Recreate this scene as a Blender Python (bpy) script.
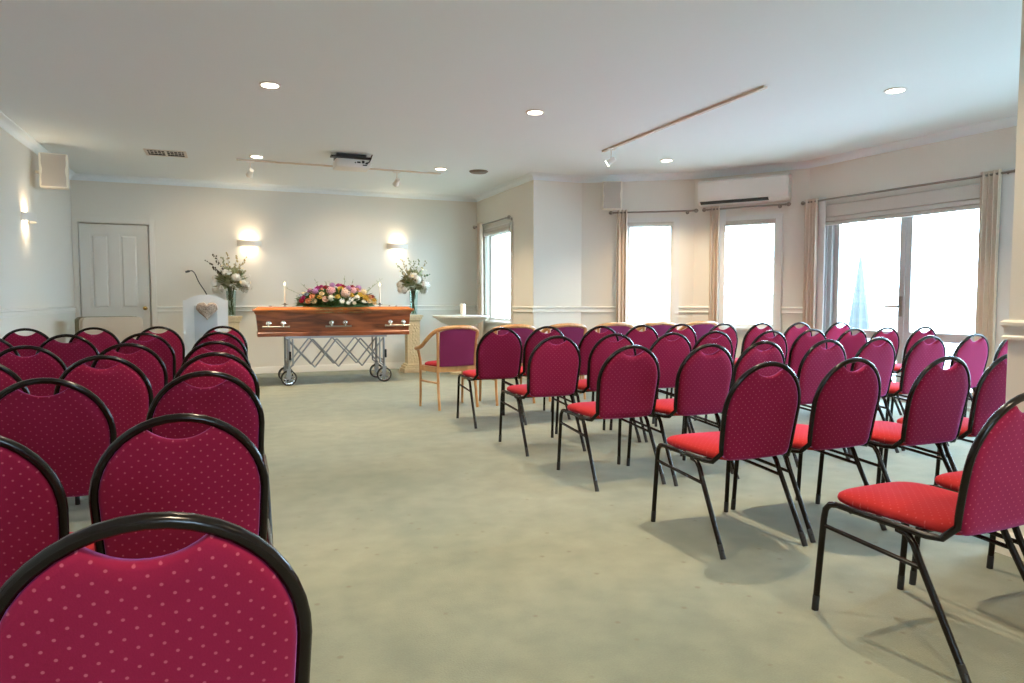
import bpy, bmesh, math, random
from math import sin, cos, pi, radians, hypot, atan2
from mathutils import Vector, Matrix

for _o in list(bpy.data.objects):
    bpy.data.objects.remove(_o)
SC = bpy.context.scene
COL = SC.collection

# ------------------------------------------------------------------ camera
cam_data = bpy.data.cameras.new('camera')
cam_data.sensor_width = 36.0
cam_data.lens = 36.0 * 700.0 / 1024.0
cam_data.clip_start = 0.05
cam = bpy.data.objects.new('camera', cam_data)
COL.objects.link(cam)
YAW, PITCH = radians(22.0), radians(3.39)
cam.location = (0, 0, 1.1)
cam.rotation_euler = (pi / 2 - PITCH, 0, -YAW)
SC.camera = cam

# ------------------------------------------------------------------ sky and exposure
DAY = 25.0           # strength of the bright overcast sky
LAMP = 0.95         # multiplies every lamp in the room
world = bpy.data.worlds.new('sky')
SC.world = world
world.use_nodes = True
wn = world.node_tree
wn.nodes.clear()
w_out = wn.nodes.new('ShaderNodeOutputWorld')
w_bg = wn.nodes.new('ShaderNodeBackground')
w_bg.inputs['Color'].default_value = (0.54, 0.79, 1.0, 1)
w_bg.inputs['Strength'].default_value = DAY
wn.links.new(w_bg.outputs[0], w_out.inputs[0])
SC.view_settings.view_transform = 'Standard'
SC.view_settings.look = 'None'
SC.view_settings.gamma = 1.0
SC.view_settings.use_curve_mapping = False
SC.view_settings.exposure = 0.34
SC.cycles.max_bounces = 8
SC.cycles.diffuse_bounces = 5
SC.cycles.transparent_max_bounces = 12
SC.cycles.sample_clamp_indirect = 6.0
SC.cycles.caustics_reflective = False
SC.cycles.caustics_refractive = False
WARM = (1.0, 0.76, 0.47)
WARM2 = (1.0, 0.79, 0.53)

# ------------------------------------------------------------------ materials
def new_mat(name):
    m = bpy.data.materials.new(name)
    m.use_nodes = True
    nt = m.node_tree
    return m, nt, nt.nodes['Principled BSDF']

def node(nt, t, **kw):
    n = nt.nodes.new(t)
    for k, v in kw.items():
        setattr(n, k, v)
    return n

def plain(name, col, rough=0.5, metal=0.0, var=0.06, scale=8.0, bump=0.0, bscale=60.0, coat=0.0, sheen=0.0):
    m, nt, b = new_mat(name)
    tc = node(nt, 'ShaderNodeTexCoord')
    nz = node(nt, 'ShaderNodeTexNoise')
    nz.inputs['Scale'].default_value = scale
    nz.inputs['Detail'].default_value = 4
    nt.links.new(tc.outputs['Object'], nz.inputs['Vector'])
    mx = node(nt, 'ShaderNodeMix', data_type='RGBA')
    c = list(col)
    mx.inputs['A'].default_value = [max(0, x * (1 - var)) for x in c] + [1]
    mx.inputs['B'].default_value = [min(1, x * (1 + var)) for x in c] + [1]
    nt.links.new(nz.outputs['Fac'], mx.inputs['Factor'])
    nt.links.new(mx.outputs['Result'], b.inputs['Base Color'])
    b.inputs['Roughness'].default_value = rough
    b.inputs['Metallic'].default_value = metal
    b.inputs['Coat Weight'].default_value = coat
    b.inputs['Sheen Weight'].default_value = sheen
    if bump:
        n2 = node(nt, 'ShaderNodeTexNoise')
        n2.inputs['Scale'].default_value = bscale
        nt.links.new(tc.outputs['Object'], n2.inputs['Vector'])
        bp = node(nt, 'ShaderNodeBump')
        bp.inputs['Strength'].default_value = bump
        bp.inputs['Distance'].default_value = 0.01
        nt.links.new(n2.outputs['Fac'], bp.inputs['Height'])
        nt.links.new(bp.outputs['Normal'], b.inputs['Normal'])
    return m

def emit(name, col, strength):
    m, nt, b = new_mat(name)
    b.inputs['Base Color'].default_value = (*col, 1)
    b.inputs['Emission Color'].default_value = (*col, 1)
    b.inputs['Emission Strength'].default_value = strength
    return m

def glass(name, tint=(1, 1, 1), gloss=0.08):
    m = bpy.data.materials.new(name)
    m.use_nodes = True
    nt = m.node_tree
    nt.nodes.clear()
    out = node(nt, 'ShaderNodeOutputMaterial')
    tr = node(nt, 'ShaderNodeBsdfTransparent')
    tr.inputs['Color'].default_value = (*tint, 1)
    gl = node(nt, 'ShaderNodeBsdfGlossy')
    gl.inputs['Roughness'].default_value = 0.03
    fr = node(nt, 'ShaderNodeLayerWeight')
    pw = node(nt, 'ShaderNodeMath', operation='POWER')
    nt.links.new(fr.outputs['Facing'], pw.inputs[0])
    pw.inputs[1].default_value = 5.0
    ml = node(nt, 'ShaderNodeMath', operation='MULTIPLY_ADD')
    nt.links.new(pw.outputs[0], ml.inputs[0])
    ml.inputs[1].default_value = 0.6
    ml.inputs[2].default_value = gloss * 0.4
    mx = node(nt, 'ShaderNodeMixShader')
    nt.links.new(ml.outputs[0], mx.inputs[0])
    nt.links.new(tr.outputs[0], mx.inputs[1])
    nt.links.new(gl.outputs[0], mx.inputs[2])
    nt.links.new(mx.outputs[0], out.inputs[0])
    return m

def fabric(name, col, dot, ax=('X', 'Z'), px=0.031, pz=0.029, rad=0.0023, sheen=0.45):
    """woven upholstery with a staggered lattice of small woven dots"""
    m, nt, b = new_mat(name)
    tc = node(nt, 'ShaderNodeTexCoord')
    sp = node(nt, 'ShaderNodeSeparateXYZ')
    nt.links.new(tc.outputs['Object'], sp.inputs[0])
    def math_(op, a, bb=None):
        n = node(nt, 'ShaderNodeMath', operation=op)
        for i, v in enumerate((a, bb)):
            if v is None:
                continue
            if isinstance(v, (int, float)):
                n.inputs[i].default_value = v
            else:
                nt.links.new(v, n.inputs[i])
        return n.outputs[0]
    u, v = sp.outputs[ax[0]], sp.outputs[ax[1]]
    def lattice(off):
        a = math_('MULTIPLY', math_('SUBTRACT', math_('FRACT', math_('ADD', math_('DIVIDE', u, px), 50 + off)), 0.5), px)
        c = math_('MULTIPLY', math_('SUBTRACT', math_('FRACT', math_('ADD', math_('DIVIDE', v, pz), 50 + off)), 0.5), pz)
        return math_('SQRT', math_('ADD', math_('MULTIPLY', a, a), math_('MULTIPLY', c, c)))
    d = math_('MINIMUM', lattice(0.0), lattice(0.5))
    mr = node(nt, 'ShaderNodeMapRange')
    mr.inputs['From Min'].default_value = rad * 1.25
    mr.inputs['From Max'].default_value = rad * 0.7
    nt.links.new(d, mr.inputs['Value'])
    nz = node(nt, 'ShaderNodeTexNoise')
    nz.inputs['Scale'].default_value = 420
    nt.links.new(tc.outputs['Object'], nz.inputs['Vector'])
    n2 = node(nt, 'ShaderNodeTexNoise')
    n2.inputs['Scale'].default_value = 5
    nt.links.new(tc.outputs['Object'], n2.inputs['Vector'])
    ad = math_('ADD', math_('MULTIPLY', nz.outputs['Fac'], 0.5), math_('MULTIPLY', n2.outputs['Fac'], 0.5))
    mx = node(nt, 'ShaderNodeMix', data_type='RGBA')
    mx.inputs['A'].default_value = [x * 0.82 for x in col] + [1]
    mx.inputs['B'].default_value = [min(1, x * 1.18) for x in col] + [1]
    nt.links.new(ad, mx.inputs['Factor'])
    m2 = node(nt, 'ShaderNodeMix', data_type='RGBA')
    nt.links.new(mr.outputs[0], m2.inputs['Factor'])
    nt.links.new(mx.outputs['Result'], m2.inputs['A'])
    m2.inputs['B'].default_value = (*dot, 1)
    nt.links.new(m2.outputs['Result'], b.inputs['Base Color'])
    b.inputs['Roughness'].default_value = 0.8
    b.inputs['Specular IOR Level'].default_value = 0.04
    b.inputs['Sheen Weight'].default_value = sheen
    b.inputs['Sheen Roughness'].default_value = 0.35
    b.inputs['Sheen Tint'].default_value = (0.70, 0.30, 0.95, 1)
    bp = node(nt, 'ShaderNodeBump')
    bp.inputs['Strength'].default_value = 0.15
    bp.inputs['Distance'].default_value = 0.002
    nt.links.new(nz.outputs['Fac'], bp.inputs['Height'])
    nt.links.new(bp.outputs['Normal'], b.inputs['Normal'])
    return m

def wood(name, dark, light, rough=0.35, coat=0.3, scale=(1.2, 14, 14), var=6.0):
    m, nt, b = new_mat(name)
    tc = node(nt, 'ShaderNodeTexCoord')
    mp = node(nt, 'ShaderNodeMapping')
    mp.inputs['Scale'].default_value = scale
    nt.links.new(tc.outputs['Object'], mp.inputs['Vector'])
    nz = node(nt, 'ShaderNodeTexNoise')
    nz.inputs['Scale'].default_value = 2.2
    nz.inputs['Detail'].default_value = var
    nz.inputs['Distortion'].default_value = 1.2
    nt.links.new(mp.outputs[0], nz.inputs['Vector'])
    rp = node(nt, 'ShaderNodeValToRGB')
    rp.color_ramp.elements[0].position = 0.32
    rp.color_ramp.elements[1].position = 0.68
    rp.color_ramp.elements[0].color = (*dark, 1)
    rp.color_ramp.elements[1].color = (*light, 1)
    nt.links.new(nz.outputs['Fac'], rp.inputs[0])
    nt.links.new(rp.outputs[0], b.inputs['Base Color'])
    b.inputs['Roughness'].default_value = rough
    b.inputs['Coat Weight'].default_value = coat
    b.inputs['Coat Roughness'].default_value = 0.15
    return m

def carpet():
    m, nt, b = new_mat('carpet')
    tc = node(nt, 'ShaderNodeTexCoord')
    n1 = node(nt, 'ShaderNodeTexNoise')
    n1.inputs['Scale'].default_value = 0.9
    n1.inputs['Detail'].default_value = 5
    n2 = node(nt, 'ShaderNodeTexNoise')
    n2.inputs['Scale'].default_value = 170
    n2.inputs['Detail'].default_value = 3
    n3 = node(nt, 'ShaderNodeTexNoise')
    n3.inputs['Scale'].default_value = 7
    n3.inputs['Detail'].default_value = 5
    for n in (n1, n2, n3):
        nt.links.new(tc.outputs['Object'], n.inputs['Vector'])
    r1 = node(nt, 'ShaderNodeValToRGB')
    r1.color_ramp.elements[0].position = 0.35
    r1.color_ramp.elements[1].position = 0.68
    r1.color_ramp.elements[0].color = (0.180, 0.204, 0.154, 1)
    r1.color_ramp.elements[1].color = (0.248, 0.258, 0.188, 1)
    nt.links.new(n1.outputs['Fac'], r1.inputs[0])
    r2 = node(nt, 'ShaderNodeValToRGB')
    r2.color_ramp.elements[0].color = (0.80, 0.80, 0.80, 1)
    r2.color_ramp.elements[1].color = (1.12, 1.12, 1.12, 1)
    nt.links.new(n2.outputs['Fac'], r2.inputs[0])
    r3 = node(nt, 'ShaderNodeValToRGB')
    r3.color_ramp.elements[0].position = 0.3
    r3.color_ramp.elements[1].position = 0.7
    r3.color_ramp.elements[0].color = (0.86, 0.87, 0.88, 1)
    r3.color_ramp.elements[1].color = (1.09, 1.08, 1.07, 1)
    nt.links.new(n3.outputs['Fac'], r3.inputs[0])
    ma = node(nt, 'ShaderNodeMix', data_type='RGBA', blend_type='MULTIPLY')
    ma.inputs['Factor'].default_value = 1
    nt.links.new(r1.outputs[0], ma.inputs['A'])
    nt.links.new(r2.outputs[0], ma.inputs['B'])
    mb = node(nt, 'ShaderNodeMix', data_type='RGBA', blend_type='MULTIPLY')
    mb.inputs['Factor'].default_value = 1
    nt.links.new(ma.outputs['Result'], mb.inputs['A'])
    nt.links.new(r3.outputs[0], mb.inputs['B'])
    # small woven sprig motif in a loose grid
    vo = node(nt, 'ShaderNodeTexVoronoi')
    vo.inputs['Scale'].default_value = 7.5
    vo.inputs['Randomness'].default_value = 0.35
    nt.links.new(tc.outputs['Object'], vo.inputs['Vector'])
    mr = node(nt, 'ShaderNodeMapRange')
    mr.inputs['From Min'].default_value = 0.105
    mr.inputs['From Max'].default_value = 0.05
    nt.links.new(vo.outputs['Distance'], mr.inputs['Value'])
    ml = node(nt, 'ShaderNodeMath', operation='MULTIPLY')
    nt.links.new(mr.outputs[0], ml.inputs[0])
    ml.inputs[1].default_value = 0.6
    mc = node(nt, 'ShaderNodeMix', data_type='RGBA')
    nt.links.new(ml.outputs[0], mc.inputs['Factor'])
    nt.links.new(mb.outputs['Result'], mc.inputs['A'])
    mc.inputs['B'].default_value = (0.14, 0.12, 0.075, 1)
    nt.links.new(mc.outputs['Result'], b.inputs['Base Color'])
    b.inputs['Roughness'].default_value = 0.95
    b.inputs['Sheen Weight'].default_value = 0.15
    bp = node(nt, 'ShaderNodeBump')
    bp.inputs['Strength'].default_value = 0.35
    bp.inputs['Distance'].default_value = 0.004
    nt.links.new(n2.outputs['Fac'], bp.inputs['Height'])
    nt.links.new(bp.outputs['Normal'], b.inputs['Normal'])
    return m

M = {}
M['carpet'] = carpet()
M['wall'] = plain('cream_wall_paint', (0.77, 0.735, 0.66), 0.7, var=0.015, scale=1.5, bump=0.05, bscale=180)
M['ceiling'] = plain('ceiling_paint', (0.815, 0.89, 0.925), 0.8, var=0.012, scale=1.0)
M['trim'] = plain('trim_paint', (0.78, 0.75, 0.68), 0.45, var=0.02)
M['door'] = plain('door_paint', (0.74, 0.72, 0.67), 0.4, var=0.015)
M['winframe'] = plain('pale_window_frame', (0.74, 0.72, 0.68), 0.4, var=0.02)
M['alu'] = plain('grey_aluminium_frame', (0.50, 0.49, 0.47), 0.4, metal=0.2, var=0.03)
M['glass'] = glass('window_glass')
M['vaseglass'] = glass('vase_glass', (0.86, 0.92, 0.90))
M['white'] = plain('white_plastic', (0.80, 0.78, 0.74), 0.4, var=0.01)
M['plaster'] = plain('white_plaster', (0.80, 0.77, 0.71), 0.6, var=0.02)
M['black'] = plain('black_plastic', (0.012, 0.012, 0.013), 0.5)
M['dark'] = plain('dark_cavity', (0.02, 0.018, 0.015), 0.8)  # near-black that paints in the shade of a hollow
M['tube'] = plain('black_brown_enamel', (0.007, 0.005, 0.005), 0.2, var=0.1)
M['tube'].node_tree.nodes['Principled BSDF'].inputs['Specular IOR Level'].default_value = 0.3
M['rubber'] = plain('black_rubber', (0.012, 0.012, 0.012), 0.7)
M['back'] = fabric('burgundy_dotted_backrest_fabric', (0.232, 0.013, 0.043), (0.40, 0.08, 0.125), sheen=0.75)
M['seat'] = fabric('lamplit_dotted_seat_fabric', (0.39, 0.027, 0.027), (0.48, 0.075, 0.075), ax=('X', 'Y'), sheen=0.12)  # redder than the backs: warm lamplight from above put into the colour
M['plum'] = fabric('plum_armchair_fabric', (0.155, 0.020, 0.062), (0.16, 0.022, 0.066), sheen=0.35)
M['plumseat'] = fabric('red_armchair_seat_fabric', (0.36, 0.03, 0.035), (0.36, 0.032, 0.037), ax=('X', 'Y'), sheen=0.12)
M['beech'] = wood('honey_beech_wood', (0.36, 0.165, 0.052), (0.54, 0.28, 0.10), 0.35, 0.4, scale=(6, 6, 1.5))
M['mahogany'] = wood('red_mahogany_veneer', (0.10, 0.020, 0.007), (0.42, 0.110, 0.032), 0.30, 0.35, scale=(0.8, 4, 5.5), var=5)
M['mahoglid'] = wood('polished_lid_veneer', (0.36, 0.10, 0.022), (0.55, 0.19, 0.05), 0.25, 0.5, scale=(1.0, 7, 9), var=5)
M['chrome'] = plain('chrome', (0.72, 0.72, 0.72), 0.18, metal=1.0)
M['steel'] = plain('brushed_steel', (0.36, 0.38, 0.40), 0.36, metal=0.9, var=0.08)
M['brass'] = plain('brass', (0.62, 0.42, 0.14), 0.25, metal=1.0)
M['nickel'] = plain('antique_nickel', (0.30, 0.27, 0.23), 0.3, metal=0.9, var=0.1)
M['stone'] = plain('cream_cast_stone', (0.66, 0.55, 0.36), 0.75, var=0.18, scale=30, bump=0.5, bscale=45)
M['bowl'] = plain('white_glazed_stoneware', (0.70, 0.70, 0.67), 0.3, var=0.02)
M['wax'] = plain('ivory_wax', (0.84, 0.80, 0.70), 0.45, var=0.02)
M['lectern'] = plain('white_lectern_paint', (0.77, 0.79, 0.79), 0.4, var=0.01)
M['lecpanel'] = plain('pale_grey_panel_paint', (0.55, 0.60, 0.63), 0.5, var=0.02)
M['wicker'] = plain('grey_brown_wicker', (0.48, 0.40, 0.33), 0.8, var=0.5, scale=60)
M['grille'] = plain('speaker_grille_cloth', (0.46, 0.41, 0.35), 0.85, var=0.05, scale=300)
M['speaker'] = plain('speaker_cabinet_cream', (0.78, 0.73, 0.62), 0.5)
M['trackrail'] = plain('shaded_track_tan', (0.66, 0.56, 0.47), 0.5)  # white track whose shaded edge is put into the rail colour as tan
M['vent'] = plain('vent_metal', (0.66, 0.62, 0.56), 0.5)
M['bronze'] = plain('brown_vent_plastic', (0.13, 0.085, 0.045), 0.6)
M['curtain'] = plain('taupe_curtain_cloth', (0.68, 0.57, 0.46), 0.85, var=0.05, scale=30, bump=0.1, bscale=300)
M['lining'] = plain('white_curtain_lining', (0.72, 0.72, 0.70), 0.85, var=0.02)
M['blind'] = plain('beige_blind_cloth', (0.58, 0.53, 0.47), 0.85, var=0.03, scale=40)
M['beige'] = plain('beige_cabinet_laminate', (0.56, 0.49, 0.41), 0.5, var=0.03)
M['olive'] = plain('olive_cabinet_shade', (0.20, 0.19, 0.12), 0.6)  # shadow at the cabinet's edge put into a dark olive colour
M['leaf'] = plain('green_leaf', (0.075, 0.165, 0.045), 0.5, var=0.5, scale=20)
M['leaf2'] = plain('pale_sage_leaf', (0.36, 0.37, 0.20), 0.55, var=0.35, scale=20)
M['darkleaf'] = plain('dark_shrub_leaf', (0.025, 0.032, 0.022), 0.6, var=0.4, scale=20)
M['stem'] = plain('green_stem', (0.06, 0.09, 0.03), 0.6, var=0.3)
M['twig'] = plain('brown_twig', (0.06, 0.045, 0.025), 0.7, var=0.3)
M['bud'] = plain('ochre_bud', (0.42, 0.34, 0.16), 0.7, var=0.3)
for _n, _c in dict(white=(0.80, 0.79, 0.73), cream=(0.78, 0.66, 0.42), yellow=(0.74, 0.52, 0.10), pink=(0.78, 0.42, 0.46),
                   blush=(0.80, 0.56, 0.46), magenta=(0.48, 0.04, 0.20), red=(0.35, 0.015, 0.03), lilac=(0.42, 0.22, 0.44),
                   peach=(0.76, 0.36, 0.17), blue=(0.22, 0.27, 0.34)).items():
    M['fl_' + _n] = plain(_n + '_petals', _c, 0.65, var=0.15, scale=40)
M['paving'] = plain('pale_concrete_paving', (0.74, 0.73, 0.71), 0.9, var=0.06, scale=3)
M['render'] = plain('white_garden_wall_render', (0.82, 0.82, 0.80), 0.9, var=0.03, scale=3)
M['parasol'] = plain('grey_blue_parasol_cloth', (0.045, 0.050, 0.050), 0.8, var=0.05)
M['lens'] = emit('lit_lamp_lens', (1.0, 0.88, 0.68), 14.0)
M['flame'] = emit('candle_flame', (1.0, 0.72, 0.32), 9.0)

# ------------------------------------------------------------------ mesh helpers
class MB:
    def __init__(s):
        s.v, s.f = [], []
    def add(s, verts, faces):
        o = len(s.v)
        s.v += [tuple(p) for p in verts]
        s.f += [tuple(i + o for i in f) for f in faces]
        return s
    def box(s, c, d, rz=0.0, mtx=None):
        hx, hy, hz = d[0] / 2, d[1] / 2, d[2] / 2
        vs = []
        for x in (-hx, hx):
            for y in (-hy, hy):
                for z in (-hz, hz):
                    p = Vector((x, y, z))
                    if mtx is not None:
                        p = mtx @ p
                    elif rz:
                        p = Vector((x * cos(rz) - y * sin(rz), x * sin(rz) + y * cos(rz), z))
                    vs.append(p + Vector(c))
        return s.add(vs, [(0, 1, 3, 2), (4, 6, 7, 5), (0, 4, 5, 1), (2, 3, 7, 6), (0, 2, 6, 4), (1, 5, 7, 3)])
    def bbox(s, c, d, b=0.01):
        """box with chamfered edges"""
        bm = bmesh.new()
        bmesh.ops.create_cube(bm, size=1)
        for v in bm.verts:
            v.co = Vector((v.co.x * d[0], v.co.y * d[1], v.co.z * d[2]))
        bmesh.ops.bevel(bm, geom=bm.edges[:], offset=min(b, min(d) * 0.45), segments=2, affect='EDGES', profile=0.6)
        return s.bm(bm, c)
    def bm(s, bm, c=(0, 0, 0)):
        bm.verts.index_update()
        s.add([v.co + Vector(c) for v in bm.verts], [[v.index for v in f.verts] for f in bm.faces])
        bm.free()
        return s
    def tube(s, pts, r, n=8, caps=True, smooth=0, closed=False):
        pts = [Vector(p) for p in pts]
        if smooth:
            pts = crom(pts, smooth)
        rs = r if isinstance(r, (list, tuple)) else [r] * len(pts)
        if len(rs) != len(pts):
            rs = [rs[0] + (rs[-1] - rs[0]) * i / (len(pts) - 1) for i in range(len(pts))]
        m = len(pts)
        tan = []
        for i in range(m):
            if closed:
                t = pts[(i + 1) % m] - pts[i - 1]
            else:
                t = pts[min(i + 1, m - 1)] - pts[max(i - 1, 0)]
            tan.append(t.normalized())
        a = Vector((0, 0, 1)) if abs(tan[0].z) < 0.9 else Vector((1, 0, 0))
        nrm = (a - tan[0] * a.dot(tan[0])).normalized()
        vs, fs = [], []
        for i in range(m):
            nrm = (nrm - tan[i] * nrm.dot(tan[i])).normalized()
            bn = tan[i].cross(nrm)
            for k in range(n):
                an = 2 * pi * k / n
                vs.append(pts[i] + (nrm * cos(an) + bn * sin(an)) * rs[i])
        for i in range(m if closed else m - 1):
            for k in range(n):
                j = (i + 1) % m
                fs.append((i * n + k, i * n + (k + 1) % n, j * n + (k + 1) % n, j * n + k))
        if caps and not closed:
            fs.append(tuple(reversed(range(n))))
            fs.append(tuple((m - 1) * n + k for k in range(n)))
        return s.add(vs, fs)
    def lathe(s, prof, c=(0, 0, 0), n=24, sx=1, sy=1):
        vs, fs = [], []
        for (r, z) in prof:
            for k in range(n):
                a = 2 * pi * k / n
                vs.append((c[0] + r * cos(a) * sx, c[1] + r * sin(a) * sy, c[2] + z))
        for i in range(len(prof) - 1):
            for k in range(n):
                fs.append((i * n + k, i * n + (k + 1) % n, (i + 1) * n + (k + 1) % n, (i + 1) * n + k))
        fs.append(tuple(reversed(range(n))))
        fs.append(tuple((len(prof) - 1) * n + k for k in range(n)))
        return s.add(vs, fs)
    def prism(s, poly, fn, d0, d1):
        """poly (a,b) extruded from d0 to d1; fn(a,b,d) -> point"""
        n = len(poly)
        vs = [fn(a, b, d0) for a, b in poly] + [fn(a, b, d1) for a, b in poly]
        fs = [tuple(reversed(range(n))), tuple(range(n, 2 * n))]
        fs += [(i, (i + 1) % n, n + (i + 1) % n, n + i) for i in range(n)]
        return s.add(vs, fs)
    def build(s, name, mat, parent=None, smooth=None, fix=True):
        me = bpy.data.meshes.new(name)
        me.from_pydata([tuple(p) for p in s.v], [], s.f)
        if fix:
            bm = bmesh.new()
            bm.from_mesh(me)
            bmesh.ops.recalc_face_normals(bm, faces=bm.faces[:])
            bm.to_mesh(me)
            bm.free()
        if smooth:
            me.shade_smooth()
            me.set_sharp_from_angle(angle=radians(smooth))
        me.materials.append(M[mat] if isinstance(mat, str) else mat)
        o = bpy.data.objects.new(name, me)
        COL.objects.link(o)
        if parent is not None:
            o.parent = parent
        return o

def crom(pts, k):
    out = []
    n = len(pts)
    for i in range(n - 1):
        p0, p1, p2, p3 = pts[max(i - 1, 0)], pts[i], pts[i + 1], pts[min(i + 2, n - 1)]
        for j in range(k):
            t = j / k
            out.append(0.5 * ((2 * p1) + (p2 - p0) * t + (2 * p0 - 5 * p1 + 4 * p2 - p3) * t * t + (3 * p1 - p0 - 3 * p2 + p3) * t ** 3))
    out.append(pts[-1])
    return out

def empty(name, loc=(0, 0, 0), rz=0.0):
    o = bpy.data.objects.new(name, None)
    o.empty_display_size = 0.1
    o.location = loc
    o.rotation_euler = (0, 0, rz)
    COL.objects.link(o)
    return o

def tag(o, label=None, cat=None, group=None, kind=None):
    for k, v in (('label', label), ('category', cat), ('group', group), ('kind', kind)):
        if v:
            o[k] = v
    return o

def copy_tree(o, parent=None):
    c = o.copy()
    COL.objects.link(c)
    c.parent = parent
    for ch in list(o.children):
        copy_tree(ch, c)
    return c

def lamp(name, kind, loc, energy, col, parent=None, direction=None, **kw):
    d = bpy.data.lights.new(name, kind)
    d.energy = energy * LAMP
    d.color = col
    for k, v in kw.items():
        setattr(d, k, v)
    o = bpy.data.objects.new(name, d)
    COL.objects.link(o)
    o.location = loc
    if direction is not None:
        o.rotation_euler = Vector(direction).to_track_quat('-Z', 'Y').to_euler()
    if parent is not None:
        o.parent = parent
    return o

# ------------------------------------------------------------------ room shell
ZC = 2.80
A, B, C_, D = (-1.95, -3.6), (3.10, -3.6), (3.10, 1.985), (3.42, 1.985)
DX, DY = 0.0733, -0.9973
G = (6.67, 6.72)
F = (G[0] + DX * 5.83, G[1] + DY * 5.83)
H, I, J, K, L = (5.84, 7.90), (4.58, 8.75), (3.85, 8.75), (3.85, 11.10), (-1.95, 11.10)
E_ = (3.42, F[1])
ROOM = [A, B, C_, D, E_, F, G, H, I, J, K, L]

class Frame:
    """coordinates along a wall: s from its first corner, d into the room, z up"""
    def __init__(s, p0, p1):
        s.p0 = Vector((*p0, 0))
        v = Vector((p1[0] - p0[0], p1[1] - p0[1], 0))
        s.len = v.length
        s.t = v.normalized()
        s.n = Vector((-s.t.y, s.t.x, 0))
        s.ang = atan2(s.t.y, s.t.x)
    def __call__(s, a, d, z):
        return s.p0 + s.t * a + s.n * d + Vector((0, 0, z))
    def box(s, mb, a0, a1, d0, d1, z0, z1):
        vs = [s(a, d, z) for a in (a0, a1) for d in (d0, d1) for z in (z0, z1)]
        mb.add(vs, [(0, 1, 3, 2), (4, 6, 7, 5), (0, 4, 5, 1), (2, 3, 7, 6), (0, 2, 6, 4), (1, 5, 7, 3)])

TH = 0.14
def wall(name, fr, holes=(), th=TH, e0=0.0, e1=0.0):
    mb = MB()
    a = -e0
    for (s0, s1, z0, z1) in sorted(holes):
        fr.box(mb, a, s0, -th, 0, 0, ZC)
        if z0 > 0:
            fr.box(mb, s0, s1, -th, 0, 0, z0)
        fr.box(mb, s0, s1, -th, 0, z1, ZC)
        a = s1
    fr.box(mb, a, fr.len + e1, -th, 0, 0, ZC)
    return tag(mb.build(name, 'wall'), kind='structure')

fr_left, fr_rear, fr_near = Frame(L, A), Frame(A, B), Frame(B, C_)
fr_pier, fr_pier2, fr_alc = Frame(C_, D), Frame(D, E_), Frame(E_, F)
fr_door, fr_bay2, fr_bay1 = Frame(F, G), Frame(G, H), Frame(H, I)
fr_face, fr_ret, fr_back = Frame(I, J), Frame(J, K), Frame(K, L)

gs = fr_door.len           # the door wall is measured from G backwards
DOOR = (gs - 2.20, gs - 0.30, 0.0, 2.14)
W2 = (0.372, 1.13, 0.74, 2.12)
W1 = (0.26, 0.90, 0.745, 2.15)
W4 = (gs - 5.10, gs - 3.35, 0.12, 2.14)      # second garden window, hidden by the pier
W5 = (2.2, 3.4, 1.05, 2.15)                  # rear window behind the last rows
W3 = (0.80, 1.86, 0.77, 2.16)
wall('wall_left', fr_left, e0=TH, e1=TH)
wall('wall_rear', fr_rear, [W5], e1=TH)
mb = MB()                   # the pier and the wall it ends: one solid between room and alcove
Pz = lambda a, b, d: (a, b, d)
mb.prism([(3.10, -3.6), (3.42, -3.6), (3.42, 1.985), (3.10, 1.985)], Pz, 0, ZC)
tag(mb.build('wall_right', 'wall'), kind='structure')
wall('wall_alcove', fr_alc, e1=TH)
wall('wall_garden', fr_door, [DOOR, W4], e0=0.0, e1=0.04)
wall('wall_bay', fr_bay2, [W2], e0=0.02, e1=0.02)
wall('wall_bay', fr_bay1, [W1], e0=0.02, e1=0.05)
wall('wall_nib', fr_face, e0=0.0, e1=-TH)
wall('wall_return', fr_ret, [W3], e1=TH)
DR = (0.0 + 4.86, 5.745, 0.0, 2.165)    # panelled door opening on the back wall, from K leftwards
wall('wall_back', fr_back, [DR], e1=0.0)

mb = MB()
mb.box((2.7, 3.75, -0.06), (10.2, 15.4, 0.12))
tag(mb.build('floor', 'carpet'), kind='structure')
mb = MB()
mb.box((2.7, 3.75, ZC + 0.06), (10.2, 15.4, 0.12))
tag(mb.build('ceiling', 'ceiling'), kind='structure')
mb = MB()
mb.box((12, 6, -0.20), (70, 60, 0.10))
tag(mb.build('ground', 'paving'), kind='structure')

def sweep(name, pts, prof, mat='trim', kind='structure'):
    """moulding profile (d into room, z) swept along an open run of wall corners, mitred"""
    P = [Vector((*p, 0)) for p in pts]
    n = len(P)
    dirs = [(P[i + 1] - P[i]).normalized() for i in range(n - 1)]
    off = []
    for i in range(n):
        if i == 0 or i == n - 1:
            t = dirs[0] if i == 0 else dirs[-1]
            off.append(Vector((-t.y, t.x, 0)))
        else:
            n0 = Vector((-dirs[i - 1].y, dirs[i - 1].x, 0))
            n1 = Vector((-dirs[i].y, dirs[i].x, 0))
            b = (n0 + n1).normalized()
            off.append(b / max(0.3, b.dot(n0)))
    k = len(prof)
    vs, fs = [], []
    for i in range(n):
        for (d, z) in prof:
            vs.append(P[i] + off[i] * d + Vector((0, 0, z)))
    for i in range(n - 1):
        for j in range(k):
            fs.append((i * k + j, i * k + (j + 1) % k, (i + 1) * k + (j + 1) % k, (i + 1) * k + j))
    fs.append(tuple(range(k)))
    fs.append(tuple((n - 1) * k + j for j in range(k)))
    o = MB().add(vs, fs).build(name, mat, smooth=40)
    return tag(o, kind=kind)

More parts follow.
